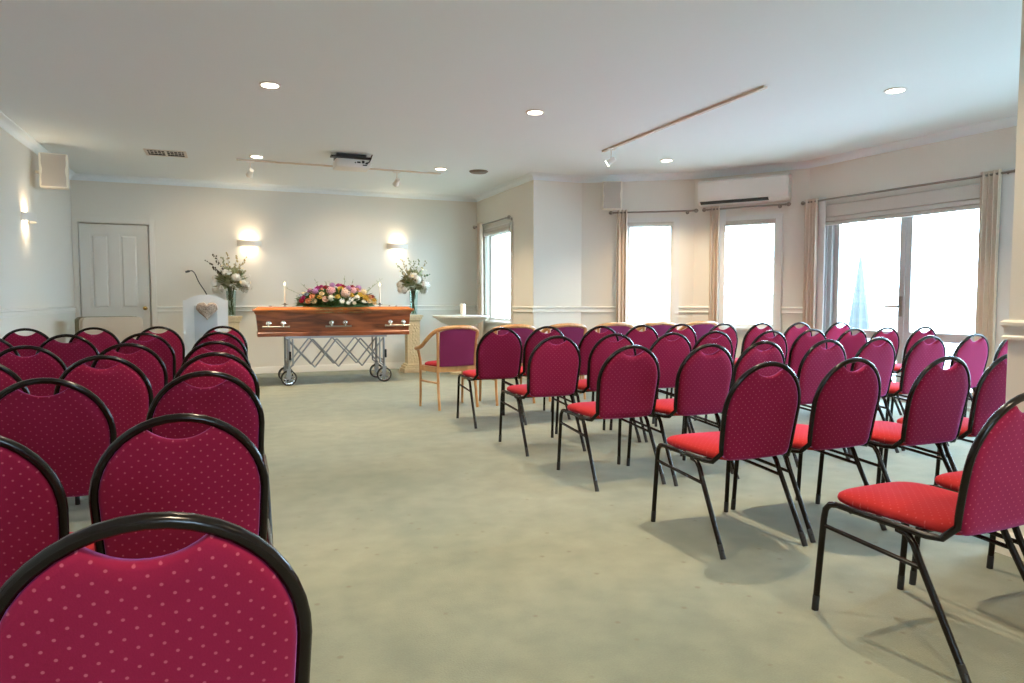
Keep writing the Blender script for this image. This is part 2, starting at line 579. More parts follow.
cove = [(0, ZC), (0.08, ZC), (0.078, ZC - 0.008), (0.05, ZC - 0.018), (0.028, ZC - 0.038), (0.014, ZC - 0.066), (0.011, ZC - 0.078), (0, ZC - 0.08)]
sweep('trim_1', [A, B, C_, D, E_, F, G, H, I, J, K, L, A], cove, 'ceiling')
rail = [(0, 1.015), (0.012, 1.015), (0.024, 1.005), (0.024, 0.992), (0.012, 0.982), (0.012, 0.950), (0.018, 0.943), (0.018, 0.932), (0, 0.930)]
base = [(0, 0), (0.016, 0), (0.016, 0.085), (0.008, 0.10), (0, 0.10)]
def p2(fr, s):
    q = fr(s, 0, 0)
    return (q.x, q.y)
runs = [
    [p2(fr_back, DR[1] + 0.07), L, A, p2(fr_rear, W5[0] - 0.075)],
    [p2(fr_rear, W5[1] + 0.075), B, C_, D, E_, F, p2(fr_door, W4[0] - 0.075)],
    [p2(fr_door, W4[1] + 0.075), p2(fr_door, DOOR[0] - 0.10)],
    [p2(fr_door, DOOR[1] + 0.10), G, p2(fr_bay2, W2[0] - 0.075)],
    [p2(fr_bay2, W2[1] + 0.075), H, p2(fr_bay1, W1[0] - 0.075)],
    [p2(fr_bay1, W1[1] + 0.075), I, J, p2(fr_ret, W3[0] - 0.075)],
    [p2(fr_ret, W3[1] + 0.075), K, p2(fr_back, DR[0] - 0.07)],
]
for i, r in enumerate(runs):
    sweep('trim_%d' % (i + 2), r, rail)
bruns = [[p2(fr_back, DR[1] + 0.07), L, A, B, C_, D, E_, F, p2(fr_door, DOOR[0] - 0.10)], [p2(fr_door, DOOR[1] + 0.10), G, H, I, J, K, p2(fr_back, DR[0] - 0.07)]]
for nm, r in zip(('baseboard_left', 'baseboard_back'), bruns):
    sweep(nm, r, base)

# ------------------------------------------------------------------ windows
def window(name, fr, hole, sash_mat='winframe'):
    s0, s1, z0, z1 = hole
    mb = MB()
    aw, ap = 0.07, 0.022                    # architrave width and projection
    for (a0, a1, b0, b1) in ((s0 - aw, s0, z0, z1 + aw), (s1, s1 + aw, z0, z1 + aw), (s0, s1, z1, z1 + aw)):
        fr.box(mb, a0, a1, 0, ap, b0, b1)
    j = 0.012                               # lining of the reveal
    for (a0, a1, b0, b1) in ((s0, s0 + j, z0, z1), (s1 - j, s1, z0, z1), (s0 + j, s1 - j, z1 - j, z1)):
        fr.box(mb, a0, a1, -TH, 0, b0, b1)
    root = tag(mb.build(name, 'winframe'), kind='structure')
    mb = MB()
    fr.box(mb, s0 - aw - 0.02, s1 + aw + 0.02, 0, 0.055, z0 - 0.03, z0)
    fr.box(mb, s0, s1, -TH, 0, z0 - 0.006, z0 + 0.012)
    fr.box(mb, s0 - aw, s1 + aw, 0, 0.018, z0 - 0.085, z0 - 0.03)
    mb.build('sill', 'winframe', root)
    a0, a1, b0, b1 = s0 + j, s1 - j, z0 + 0.012, z1 - j
    w = 0.036
    mb = MB()
    for (c0, c1, e0, e1) in ((a0, a0 + w, b0, b1), (a1 - w, a1, b0, b1), (a0 + w, a1 - w, b0, b0 + w), (a0 + w, a1 - w, b1 - w, b1)):
        fr.box(mb, c0, c1, -0.10, -0.06, e0, e1)
    sash = mb.build('sash', sash_mat, root)
    mb = MB()
    fr.box(mb, a0 + w, a1 - w, -0.083, -0.078, b0 + w, b1 - w)
    mb.build('pane', 'glass', sash)
    return root
window('window_1', fr_bay1, W1)
window('window_2', fr_bay2, W2)
window('window_3', fr_ret, W3)
window('window_4', fr_door, W4)
window('window_5', fr_rear, W5)

# glazed double door to the garden
s0, s1, z0, z1 = DOOR
mb = MB()
for (a0, a1, b0, b1) in ((s0 - 0.09, s0, 0, z1 + 0.07), (s1, s1 + 0.09, 0, z1 + 0.07), (s0, s1, z1, z1 + 0.07)):
    fr_door.box(mb, a0, a1, 0, 0.022, b0, b1)
for (a0, a1, b0, b1) in ((s0, s0 + 0.05, 0, z1), (s1 - 0.05, s1, 0, z1), (s0 + 0.05, s1 - 0.05, z1 - 0.05, z1), (s0 + 0.05, s1 - 0.05, 0, 0.025)):
    fr_door.box(mb, a0, a1, -0.13, 0.0, b0, b1)
gdoor = tag(mb.build('door_2', 'alu'), kind='structure')
mid = gs - 1.26
def leaf(a0, a1, handle):
    w = 0.065
    mb = MB()
    zb, zt = 0.03, z1 - 0.055
    for (c0, c1, e0, e1) in ((a0, a0 + w, zb, zt), (a1 - w, a1, zb, zt), (a0 + w, a1 - w, zb, zb + 0.15), (a0 + w, a1 - w, 0.66, 0.755), (a0 + w, a1 - w, zt - w, zt)):
        fr_door.box(mb, c0, c1, -0.085, -0.04, e0, e1)
    lf = mb.build('door_leaf', 'alu', gdoor)
    for (e0, e1) in ((zb + 0.15, 0.66), (0.755, zt - w)):
        mb = MB()
        fr_door.box(mb, a0 + w, a1 - w, -0.066, -0.060, e0, e1)
        mb.build('pane', 'glass', lf)
    if handle:
        mb = MB()
        q = a0 + w / 2
        fr_door.box(mb, q - 0.018, q + 0.018, -0.04, -0.03, 0.92, 1.14)
        mb.tube([fr_door(q, -0.03, 1.03), fr_door(q, 0.015, 1.03)], 0.010)
        mb.tube([fr_door(q, 0.012, 1.03), fr_door(q + 0.15, 0.012, 1.03)], 0.014)
        mb.build('door_handle', 'nickel', lf, smooth=40)
leaf(s0 + 0.055, mid - 0.004, False)
leaf(mid + 0.004, s1 - 0.055, True)

# panelled door on the back wall
s0, s1, z0, z1 = DR
mb = MB()
for (a0, a1, b0, b1) in ((s0 - 0.065, s0, 0, z1 + 0.065), (s1, s1 + 0.05, 0, z1 + 0.065), (s0, s1, z1, z1 + 0.065)):
    fr_back.box(mb, a0, a1, 0, 0.02, b0, b1)
for (a0, a1, b0, b1) in ((s0, s0 + 0.010, 0, z1), (s1 - 0.010, s1, 0, z1), (s0 + 0.010, s1 - 0.010, z1 - 0.010, z1)):
    fr_back.box(mb, a0, a1, -TH, 0, b0, b1)
pdoor = tag(mb.build('door_1', 'trim'), kind='structure')
a0, a1, zt = s0 + 0.022, s1 - 0.022, z1 - 0.022
st, mu = 0.115, 0.10
c = (a0 + a1) / 2
zr = [0.01, 0.22, 0.80, 0.97, zt - 0.12, zt]
mb = MB()
for (x0, x1, y0, y1) in ((a0, a0 + st, zr[0], zt), (a1 - st, a1, zr[0], zt), (a0 + st, a1 - st, zr[0], zr[1]), (a0 + st, a1 - st, zr[2], zr[3]),
                         (a0 + st, a1 - st, zr[4], zt), (c - mu / 2, c + mu / 2, zr[1], zr[2]), (c - mu / 2, c + mu / 2, zr[3], zr[4])):
    fr_back.box(mb, x0, x1, -0.055, -0.015, y0, y1)
lf = mb.build('door_leaf', 'door', pdoor)
for (x0, x1) in ((a0 + st, c - mu / 2), (c + mu / 2, a1 - st)):
    for (y0, y1) in ((zr[1], zr[2]), (zr[3], zr[4])):
        mb = MB()
        fr_back.box(mb, x0, x1, -0.05, -0.032, y0, y1)
        g, gg = 0.035, 0.018
        vs = [fr_back(x0 + g, -0.032, y0 + g), fr_back(x1 - g, -0.032, y0 + g), fr_back(x1 - g, -0.032, y1 - g), fr_back(x0 + g, -0.032, y1 - g),
              fr_back(x0 + g + gg, -0.020, y0 + g + gg), fr_back(x1 - g - gg, -0.020, y0 + g + gg), fr_back(x1 - g - gg, -0.020, y1 - g - gg), fr_back(x0 + g + gg, -0.020, y1 - g - gg)]
        mb.add(vs, [(0, 1, 5, 4), (1, 2, 6, 5), (2, 3, 7, 6), (3, 0, 4, 7), (4, 5, 6, 7)])
        # bead round the panel
        for (e0, e1, h0, h1) in ((x0, x0 + 0.012, y0, y1), (x1 - 0.012, x1, y0, y1), (x0, x1, y0, y0 + 0.012), (x0, x1, y1 - 0.012, y1)):
            fr_back.box(mb, e0, e1, -0.04, -0.018, h0, h1)
        mb.build('panel', 'door', lf)
mb = MB()
q = a0 + 0.06
fr = fr_back
knob_c = fr(q, 0, 0.985)
prof = [(0.028, 0), (0.028, 0.006), (0.010, 0.010), (0.009, 0.030), (0.022, 0.040), (0.028, 0.052), (0.024, 0.066), (0.010, 0.072)]
tmp = MB().lathe(prof, n=16)
mb.add([(knob_c.x + x, knob_c.y + 0.015 - z, knob_c.z + y) for x, y, z in tmp.v], tmp.f)
mb.build('door_knob', 'brass', lf, smooth=40)
mb = MB()
mb.box((-1.4, 11.10 + TH + 0.08, 1.3), (1.38, 0.16, 2.6))  # unseen block added behind the door so no sky shows through its gap
tag(mb.build('wall_light_block', 'wall'), kind='structure')

# ------------------------------------------------------------------ curtains, rods and blinds
ZR = 2.29
def rod(fr, a0, a1, label, brackets):
    mid_ = fr((a0 + a1) / 2, 0.09, ZR)
    root = empty('curtain_rod', mid_, fr.ang)
    h = (a1 - a0) / 2
    MB().tube([(-h, 0, 0), (h, 0, 0)], 0.012, 10).build('pole', 'nickel', root, smooth=50)
    for s in (-1, 1):
        mb = MB()
        prof = [(0.010, 0), (0.015, 0.006), (0.015, 0.014), (0.009, 0.02), (0.02, 0.03), (0.027, 0.045), (0.027, 0.056), (0.018, 0.072), (0.004, 0.08)]
        t = MB().lathe(prof, n=12)
        mb.add([(s * (h + z), y, x) for x, y, z in t.v], t.f)
        mb.build('finial', 'nickel', root, smooth=50)
    for b in brackets:
        x = b - (a0 + a1) / 2
        mb = MB()
        mb.tube([(x, -0.088, -0.012), (x, -0.03, -0.014), (x, 0.0, -0.012)], 0.007, 8)
        mb.tube([(x, 0.0, -0.014), (x, 0.014, -0.006), (x, 0.014, 0.008)], 0.006, 8)
        mb.tube([(x, -0.090, -0.012), (x, -0.082, -0.012)], 0.024, 12)
        mb.build('bracket', 'nickel', root, smooth=50)
    return tag(root, label, 'curtain rod', 'nickel curtain rods')
rod(fr_bay1, 0.03, 1.06, 'slim nickel curtain rod over the narrow window beside the wall speaker', (0.09, 0.99))
rod(fr_bay2, 0.27, 1.23, 'slim nickel curtain rod running just below the air conditioner', (0.34, 1.16))
rod(fr_door, gs - 2.38, gs - 0.04, 'long nickel curtain rod above the glazed garden doors', (gs - 2.33, gs - 0.20))
rod(fr_ret, 0.72, 2.15, 'nickel curtain rod over the frosted-looking window behind the white bowl', (0.78, 2.08))

def curtain(fr, a0, a1, label, folds=4, lean=0.0, amp=0.028, liner=None):
    NS, NZ = folds * 10, 10
    zt, zb = ZR + 0.035, 0.02
    mb = MB()
    vs, fs = [], []
    for side in (0, 1):
        for i in range(NS + 1):
            u = i / NS
            for j in range(NZ + 1):
                v = j / NZ
                a = a0 + (a1 - a0) * u
                d = 0.09 + amp * (1 - 0.15 * v) * sin(2 * pi * folds * u) + 0.006 * sin(9 * u + 4 * v)
                a += lean * v + 0.008 * sin(2 * pi * folds * u * 2)
                vs.append(fr(a, d + (0.004 if side else 0), zt + (zb - zt) * v))
    n1 = (NS + 1) * (NZ + 1)
    idx = lambda sd, i, j: sd * n1 + i * (NZ + 1) + j
    for i in range(NS):
        for j in range(NZ):
            for sd in (0, 1):
                fs.append((idx(sd, i, j), idx(sd, i + 1, j), idx(sd, i + 1, j + 1), idx(sd, i, j + 1)))
    for i in range(NS):
        for j in (0, NZ):
            fs.append((idx(0, i, j), idx(0, i + 1, j), idx(1, i + 1, j), idx(1, i, j)))
    for j in range(NZ):
        for i in (0, NS):
            fs.append((idx(0, i, j), idx(0, i, j + 1), idx(1, i, j + 1), idx(1, i, j)))
    mb.add(vs, fs)
    o = mb.build('curtain', 'curtain', smooth=60)
    tag(o, label, 'curtain', 'taupe curtains drawn aside')
    for i in range(folds):
        q = fr(a0 + (a1 - a0) * (i + 0.5) / folds, 0.09, ZR)
        pts = [q + fr.n * (0.016 * cos(t)) + Vector((0, 0, 0.016 * sin(t))) for t in [2 * pi * k / 10 for k in range(10)]]
        MB().tube(pts, 0.004, 6, closed=True).build('eyelet', 'nickel', o, smooth=60)
    if liner:
        mb = MB()
        fr.box(mb, liner[0], liner[1], 0.070, 0.076, zb, zt)
        mb.build('lining', 'lining', o)
    return o
curtain(fr_bay1, 0.885, 1.03, 'taupe curtain bunched beside the narrow window nearest the wall speaker', 3)
curtain(fr_bay2, 1.07, 1.20, 'taupe curtain bunched under the corner of the air conditioner', 3, liner=(1.00, 1.075))
curtain(fr_door, gs - 0.22, gs - 0.02, 'taupe curtain bunched between the air conditioner and the garden doors', 4, liner=(gs - 0.31, gs - 0.21))
curtain(fr_door, gs - 2.28, gs - 2.09, 'taupe curtain at the pillar end of the garden doors', 4, liner=(gs - 2.42, gs - 2.27))
curtain(fr_ret, 1.80, 2.02, 'taupe curtain in the corner behind the white bowl', 3)

def blind(fr, a0, a1, ztop, tiers, label):
    root = empty('roman_blind', fr((a0 + a1) / 2, 0.03, ztop), fr.ang)
    h = (a1 - a0) / 2
    z = 0.0
    for k, (dz, pr) in enumerate(tiers):
        mb = MB()
        n = 6
        poly = [(0.0, z), (0.012 + pr * 0.4, z - dz * 0.1), (0.012 + pr, z - dz * 0.8), (0.012 + pr, z - dz * 0.95), (0.006 + pr * 0.6, z - dz), (0.0, z - dz)]
        mb.prism(poly, lambda a, b, d: (d, a, b), -h, h)
        mb.build('fold', 'blind', root, smooth=40)
        z -= dz
    return tag(root, label, 'blind', 'beige roman blinds')
blind(fr_door, gs - 2.20, gs - 0.29, 2.235, ((0.15, 0.006), (0.055, 0.022), (0.045, 0.030)), 'wide beige roman blind folded up above the garden doors')
blind(fr_bay1, W1[0] + 0.01, W1[1] - 0.01, W1[3] + 0.01, ((0.025, 0.006), (0.022, 0.012)), 'small beige blind folded up in the window beside the speaker')
blind(fr_bay2, W2[0] + 0.01, W2[1] - 0.01, W2[3] + 0.01, ((0.03, 0.006), (0.03, 0.012)), 'small beige blind folded up in the window under the air conditioner')
blind(fr_ret, W3[0] - 0.02, W3[1] + 0.02, W3[3] + 0.06, ((0.06, 0.006), (0.05, 0.014)), 'tan blind folded up in the window behind the white bowl')
mb = MB()
mb.tube([fr_door(gs - 2.36, 0.03, ZR - 0.02), fr_door(gs - 2.36, 0.03, 1.4), fr_door(gs - 2.36, 0.028, 0.75)], 0.003, 6)
tag(mb.build('blind_cord', 'nickel'), 'thin cord hanging down from the rod end beside the pillar', 'cord')

# ------------------------------------------------------------------ ceiling and wall fittings
def downlight(x, y, label=None, seen=True):
    root = empty('downlight', (x, y, ZC))
    MB().lathe([(0.062, 0.0), (0.085, 0.0), (0.085, -0.006), (0.078, -0.010), (0.062, -0.008)], n=28).build('trim_ring', 'white', root, smooth=40)
    MB().lathe([(0.064, -0.004), (0.064, -0.009), (0.03, -0.012), (0.001, -0.013)], n=28).build('lens', 'lens', root, smooth=40)
    lamp('downlight_lamp', 'AREA', (0, 0, -0.02), 27.0, WARM2, root, shape='DISK', size=0.10, spread=radians(112))
    return tag(root, label, 'ceiling light', 'round recessed downlights')
downlight(0.34, 5.95, 'round recessed downlight over the aisle end of the door-side chairs')
downlight(2.61, 5.90, 'round recessed downlight over the aisle end of the window-side chairs')
downlight(5.05, 4.20, 'round recessed downlight near the garden doors')
downlight(0.345, 8.93, 'round recessed downlight beside the track spot above the lectern')
downlight(2.585, 8.86, 'round recessed downlight beside the brown round ceiling vent')
downlight(4.98, 7.30, 'round recessed downlight in front of the bay windows')
downlight(0.34, 2.95, 'round recessed downlight in the ceiling behind the view, over the door-side rows')
downlight(2.60, 2.90, 'round recessed downlight in the ceiling behind the view, by the pillar')
downlight(0.34, -0.10, 'round recessed downlight above the last door-side row')
downlight(2.30, -0.10, 'round recessed downlight beside the pillar wall')
downlight(0.34, -2.60, 'round recessed downlight near the rear wall')

def track_head(root, x, y, aim, energy):
    mb = MB()
    mb.box((x, y, -0.024), (0.09, 0.032, 0.02))
    mb.tube([(x, y, -0.03), (x, y, -0.12)], 0.007, 8)
    arm = mb.build('spot_arm', 'white', root, smooth=40)
    d = Vector(aim).normalized()
    p = Vector((x, y, -0.15))
    mb = MB()
    mb.tube([p - d * 0.05, p - d * 0.042, p + d * 0.02, p + d * 0.055], [0.018, 0.028, 0.032, 0.043], 16)
    hd = mb.build('spot_head', 'white', root, smooth=40)
    MB().tube([p + d * 0.0545, p + d * 0.057], 0.036, 16).build('lens', 'lens', hd)
    lamp('spot_lamp', 'SPOT', p + d * 0.07, energy, WARM2, root, d, spot_size=radians(75), spot_blend=0.8, shadow_soft_size=0.03)
root = empty('track_light', (1.40, 9.18, ZC))
MB().box((0.0, 0, -0.008), (2.55, 0.035, 0.016)).build('rail', 'trackrail', root)
track_head(root, -1.12, 0, (-0.25, 0.85, -0.55), 40)
track_head(root, 0.68, 0, (-0.15, 0.85, -0.6), 50)
tag(root, 'white ceiling track with two spot heads facing the coffin wall', 'track light')
root = empty('track_light', (3.99, 5.80, ZC))
MB().box((0.0, 0, -0.010), (0.038, 2.60, 0.02)).build('rail', 'trackrail', root)
for yy in (-1.05, -0.25, 0.45):
    MB().box((0, yy, -0.0215), (0.026, 0.34, 0.003)).build('cover_strip', 'plaster', root)
track_head(root, 0.0, 1.12, (-0.75, 0.45, -0.55), 26)
tag(root, 'long ceiling track with one spot head running towards the bay windows', 'track light')

# ceiling register: frame, two louvre fields
root = empty('ceiling_register', (-0.635, 9.13, ZC), radians(0))
mb = MB()
w, h = 0.44, 0.36
for (cx, cy, dx, dy) in ((0, h / 2 - 0.015, w, 0.03), (0, -h / 2 + 0.015, w, 0.03), (-w / 2 + 0.015, 0, 0.03, h - 0.06), (w / 2 - 0.015, 0, 0.03, h - 0.06), (0, 0, 0.025, h - 0.06)):
    mb.box((cx, cy, -0.004), (dx, dy, 0.008))
mb.build('frame', 'vent', root)
MB().box((0, 0, -0.0015), (w - 0.06, h - 0.06, 0.003)).build('duct_shade_plate', 'dark', root)  # flat plate painted dark for the shade inside the duct
for sx in (-0.105, 0.105):
    for k in range(2):
        MB().box((sx, -0.06 + 0.10 * k, -0.0045), (0.175, 0.010, 0.003)).build('slat', 'vent', root)
    for k in range(4):
        MB().box((sx - 0.06 + 0.04 * k, -0.03, -0.0045), (0.007, 0.20, 0.003)).build('vane', 'vent', root)
tag(root, 'square slotted air register set in the ceiling near the panelled door', 'vent')
root = empty('round_ceiling_vent', (3.10, 8.85, ZC))
MB().lathe([(0.03, 0), (0.125, 0), (0.125, -0.008), (0.105, -0.022), (0.09, -0.018)], n=28).build('rim', 'bronze', root, smooth=40)
MB().lathe([(0.086, -0.014), (0.086, -0.020), (0.05, -0.028), (0.001, -0.03)], n=28).build('disc', 'bronze', root, smooth=40)
tag(root, 'brown round ceiling vent near the corner above the white bowl', 'vent')

# projector hung under the ceiling, its sockets towards the seats
root = empty('projector', (1.385, 8.34, ZC))
MB().bbox((0, 0.16, -0.105), (0.40, 0.30, 0.10), 0.02).build('body', 'white', root, smooth=40)
mb = MB()
mb.box((-0.02, 0.16, -0.022), (0.34, 0.26, 0.044))
mb.box((-0.03, 0.02, -0.045), (0.46, 0.10, 0.016))
mb.build('ceiling_bracket', 'black', root)
mb = MB()
for (x, z, dx, dz) in ((0.06, -0.095, 0.04, 0.018), (0.11, -0.09, 0.03, 0.03), (0.15, -0.105, 0.03, 0.016), (0.02, -0.10, 0.014, 0.014), (0.13, -0.125, 0.05, 0.012)):
    mb.box((x, 0.008, z), (dx, 0.008, dz))
mb.build('socket', 'black', root)
mb = MB()
mb.tube([(0.15, 0.0, -0.095), (0.165, -0.04, -0.10), (0.19, -0.045, -0.06), (0.205, -0.01, -0.02), (0.215, 0.0, -0.003)], 0.007, 6, smooth=5)
mb.build('cable', 'black', root, smooth=60)
MB().tube([(-0.10, 0.30, -0.10), (-0.10, 0.33, -0.10)], 0.035, 16).build('lens', 'black', root, smooth=40)
tag(root, 'white projector hung close under the ceiling above the coffin', 'projector')

def speaker(loc, rz, label, back):
    root = empty('wall_speaker', loc, rz)          # front faces -y in its own frame
    w, h, d = 0.27, 0.37, 0.17
    MB().bbox((0, d / 2, 0), (w, d, h), 0.018).build('cabinet', 'speaker', root, smooth=40)
    pts = []
    for k in range(17):                            # grille waisted at the sides
        t = -1 + 2 * k / 16
        pts.append((w / 2 - 0.018 - 0.012 * (1 - abs(t) ** 3) * (0.6 + 0.4 * cos(2 * pi * t)), t * (h / 2 - 0.012)))
    poly = pts + [(-x, z) for x, z in reversed(pts)]
    MB().prism(poly, lambda a, b, dd: (a, dd, b), -0.012, 0.002).build('grille', 'grille', root, smooth=30)
    mb = MB()
    mb.tube([(0, d, 0), (back[0] * 0.5, d + (back[1] - d) * 0.5, 0), (back[0], back[1], 0)], 0.018, 8)
    mb.build('bracket', 'speaker', root, smooth=40)
    return tag(root, label, 'speaker', 'cream wall speakers')
speaker((-1.735, 9.02, 2.510), radians(8), 'cream wall speaker high above the wall light by the panelled door', (-0.18, 0.21))
speaker((4.78, 8.26, 2.500), radians(-28), 'cream wall speaker in the corner above the first bay window', (0.0, 0.27))

def sconce(loc, rz, label, e=1.3):
    root = empty('wall_light', loc, rz)            # wall behind at y=0, shade bulges to -y
    w, h, dp = 0.17, 0.085, 0.10
    n = 20
    vs, fs = [], []
    for rr in (1.0, 0.93):
        for zz in (-h / 2, h / 2):
            for k in range(n + 1):
                t = pi * k / n
                vs.append((w * rr * cos(t), -0.004 - dp * rr * sin(t), zz))
    q = n + 1
    for k in range(n):
        fs += [(k, k + 1, q + k + 1, q + k), (2 * q + k, 3 * q + k, 3 * q + k + 1, 2 * q + k + 1), (k, 2 * q + k, 2 * q + k + 1, k + 1), (q + k, q + k + 1, 3 * q + k + 1, 3 * q + k)]
    for k in (0, n):
        fs.append((k, q + k, 3 * q + k, 2 * q + k))
    MB().add(vs, fs).build('shade', 'plaster', root, smooth=40)
    MB().box((0, -0.006, 0), (0.10, 0.012, 0.07)).build('back_plate', 'plaster', root)
    MB().tube([(-0.05, -0.045, 0), (0.05, -0.045, 0)], 0.012, 10).build('bulb', 'lens', root, smooth=40)
    for s in (-1, 1):
        lamp('wall_lamp', 'AREA', (0, -0.045, s * 0.02), e, WARM2, root, (0, 0.15, s), shape='RECTANGLE', size=0.16, size_y=0.05, spread=radians(140))
    return tag(root, label, 'wall light', 'white half-round wall lights')
sconce((0.300, 11.10, 1.932), 0, 'white half-round wall light above the vase beside the lectern')
sconce((2.512, 11.10, 1.950), 0, 'white half-round wall light above the vase beside the white bowl')
sconce((-1.95, 8.72, 1.957), radians(90), 'white half-round wall light below the speaker on the door-side wall')

# split air conditioner above the second bay window
fr = fr_bay2
root = empty('air_conditioner', fr(0.77, 0.0, 2.335), fr.ang)   # x along wall, +y into the room
W_, D_, H_ = 1.13, 0.20, 0.32
poly = [(0, 0.03), (0.05, 0.0), (0.13, 0.012), (D_ - 0.012, 0.045), (D_, 0.075), (D_ - 0.005, H_ - 0.03), (D_ - 0.035, H_), (0, H_)]
MB().prism(poly, lambda a, b, d: (d, a, b), -W_ / 2, W_ / 2).build('casing', 'white', root, smooth=35)
MB().box((0, D_ + 0.001, 0.190), (W_ - 0.05, 0.008, 0.20)).build('front_panel', 'white', root)
mb = MB()
mb.prism([(D_ - 0.060, 0.020), (D_ - 0.010, 0.050), (D_ - 0.003, 0.044), (D_ - 0.050, 0.014)], lambda a, b, d: (d, a, b), -W_ / 2 + 0.24, W_ / 2 - 0.03)
mb.build('louvre', 'dark', root)
mb = MB()
for k in range(5):
    mb.box((0, 0.04 + 0.028 * k, H_ + 0.003), (W_ - 0.1, 0.010, 0.006))
mb.build('intake_slats', 'vent', root)
tag(root, 'white wall-mounted air conditioner above the second bay window', 'air conditioner')

# ------------------------------------------------------------------ stacking chairs
def back_y(w):
    t = w / 0.43
    return 0.078 - 0.052 * t - 0.036 * t * t
def back_pt(u, w, off=0.0):
    return (u, back_y(w) + off, 0.40 + w)

def loop_pts(half0, half1, wc, top, n=22):
    """one side up, arch, other side down: (u, w)"""
    L_ = []
    for k in range(7):
        t = k / 6
        L_.append((-(half0 + (half1 - half0) * t ** 0.7), 0.035 + (wc - 0.035) * t))
    for k in range(1, n):
        a = pi * (1 - k / n)
        L_.append((half1 * cos(a), wc + (top - wc) * sin(a)))
    return L_ + [(-u, w) for u, w in reversed(L_[:7])]

def make_chair():
    R = 0.0112
    root = empty('stacking_chair')
    lp = loop_pts(0.186, 0.197, 0.225, 0.427)
    pts = [Vector((-0.214, 0.150, 0.392)), Vector((-0.208, 0.105, 0.396))] + [Vector(back_pt(u, w)) for u, w in lp] + [Vector((0.208, 0.105, 0.396)), Vector((0.214, 0.150, 0.392))]
    MB().tube(pts, R, 8).build('back_frame', 'tube', root, smooth=60)
    for s in (-1, 1):
        MB().tube([(s * 0.214, 0.150, 0.392), (s * 0.214, 0.30, 0.394), (s * 0.214, 0.476, 0.397)], R, 8).build('seat_rail', 'tube', root, smooth=60)
        lg = MB().tube([(s * 0.214, 0.476, 0.397), (s * 0.214, 0.502, 0.391), (s * 0.2145, 0.518, 0.372), (s * 0.215, 0.524, 0.34), (s * 0.220, 0.546, 0.03)], R, 8).build('leg', 'tube', root, smooth=60)
        MB().tube([(s * 0.2195, 0.5442, 0.055), (s * 0.2205, 0.548, 0.0)], 0.0120, 8).build('foot_cap', 'rubber', lg, smooth=60)
        lg = MB().tube([(s * 0.214, 0.245, 0.384), (s * 0.214, 0.208, 0.378), (s * 0.2145, 0.186, 0.352), (s * 0.216, 0.166, 0.31), (s * 0.222, 0.014, 0.03)], R, 8).build('leg', 'tube', root, smooth=60)
        MB().tube([(s * 0.2215, 0.0275, 0.055), (s * 0.2225, 0.0, 0.0)], 0.0120, 8).build('foot_cap', 'rubber', lg, smooth=60)
        MB().tube([(s * 0.2155, 0.526, 0.313), (s * 0.216, 0.154, 0.288)], 0.008, 8).build('stretcher', 'tube', root, smooth=60)
    for y in (0.19, 0.42):
        MB().tube([(-0.212, y, 0.388), (0.212, y, 0.388)], 0.008, 8).build('crossbar', 'tube', root, smooth=60)
    # backrest: padded panel filling the loop, a hand-hold scooped out of its top edge
    out = []
    h0, h1, wc, top = 0.176, 0.187, 0.225, 0.417
    for k in range(9):                                # bottom edge with rounded corners
        t = -1 + 2 * k / 8
        out.append((t * (h0 - 0.03), 0.004 - 0.004 * (1 - t * t)))
    out += [(h0 - 0.008, 0.014), (h0, 0.04)]
    for k in range(1, 5):
        t = k / 4
        out.append((h0 + (h1 - h0) * t ** 0.7, 0.04 + (wc - 0.04) * t))
    arch = []
    a_n = math.acos(0.075 / h1)                       # the arch stops at the hand-hold
    for k in range(1, 10):
        a = a_n * k / 9
        arch.append((h1 * cos(a), wc + (top - wc) * sin(a)))
    wn_ = arch[-1][1]
    scoop = []
    for k in range(1, 10):
        t = 1 - 2 * k / 10
        scoop.append((0.075 * t, wn_ - 0.029 * (1 - abs(t) ** 2.2)))
    out += arch + scoop + [(-u, w) for u, w in reversed(arch)]
    left = [(-u, w) for u, w in reversed(out[9:15])]
    out += left
    n = len(out)
    cx, cw = 0.0, 0.19
    rings = [(1.0, 0.0, 0), (0.985, 0.014, 1), (0.94, 0.020, 1), (0.80, 0.0225, 1), (0.5, 0.024, 1)]
    vs, fs = [], []
    def ring(sc, off):
        o = len(vs)
        for (u, w) in out:
            uu, ww = cx + (u - cx) * sc, cw + (w - cw) * sc
            vs.append(back_pt(uu, ww, off))
        return o
    r0 = ring(1.0, 0.0)
    for sgn, tmul in ((1, 1.0), (-1, 0.72)):
        prev = r0
        for (sc, off, _) in rings[1:]:
            r = ring(sc, sgn * off * tmul)
            for i in range(n):
                fs.append((prev + i, prev + (i + 1) % n, r + (i + 1) % n, r + i))
            prev = r
        vs.append(back_pt(cx, cw, sgn * 0.0245 * tmul))
        cidx = len(vs) - 1
        for i in range(n):
            fs.append((prev + i, prev + (i + 1) % n, cidx))
    MB().add(vs, fs).build('backrest', 'back', root, smooth=60)
    # seat cushion: domed, rounded square, wider at the front
    vs, fs = [], []
    N = 40
    def seat_pt(k, sc, z):
        a = 2 * pi * k / N
        e = 0.42
        cu = math.copysign(abs(cos(a)) ** e, cos(a))
        sv = math.copysign(abs(sin(a)) ** e, sin(a))
        y = 0.300 + 0.232 * sc * sv
        hw = 0.198 + 0.012 * sv
        return (hw * sc * cu, y, z)
    lv = [(0.5, 0.3965), (0.93, 0.3975), (0.985, 0.404), (1.0, 0.414), (0.985, 0.425), (0.94, 0.433), (0.82, 0.441), (0.55, 0.448), (0.2, 0.451)]
    for (sc, z) in lv:
        for k in range(N):
            vs.append(seat_pt(k, sc, z))
    for i in range(len(lv) - 1):
        for k in range(N):
            fs.append((i * N + k, i * N + (k + 1) % N, (i + 1) * N + (k + 1) % N, (i + 1) * N + k))
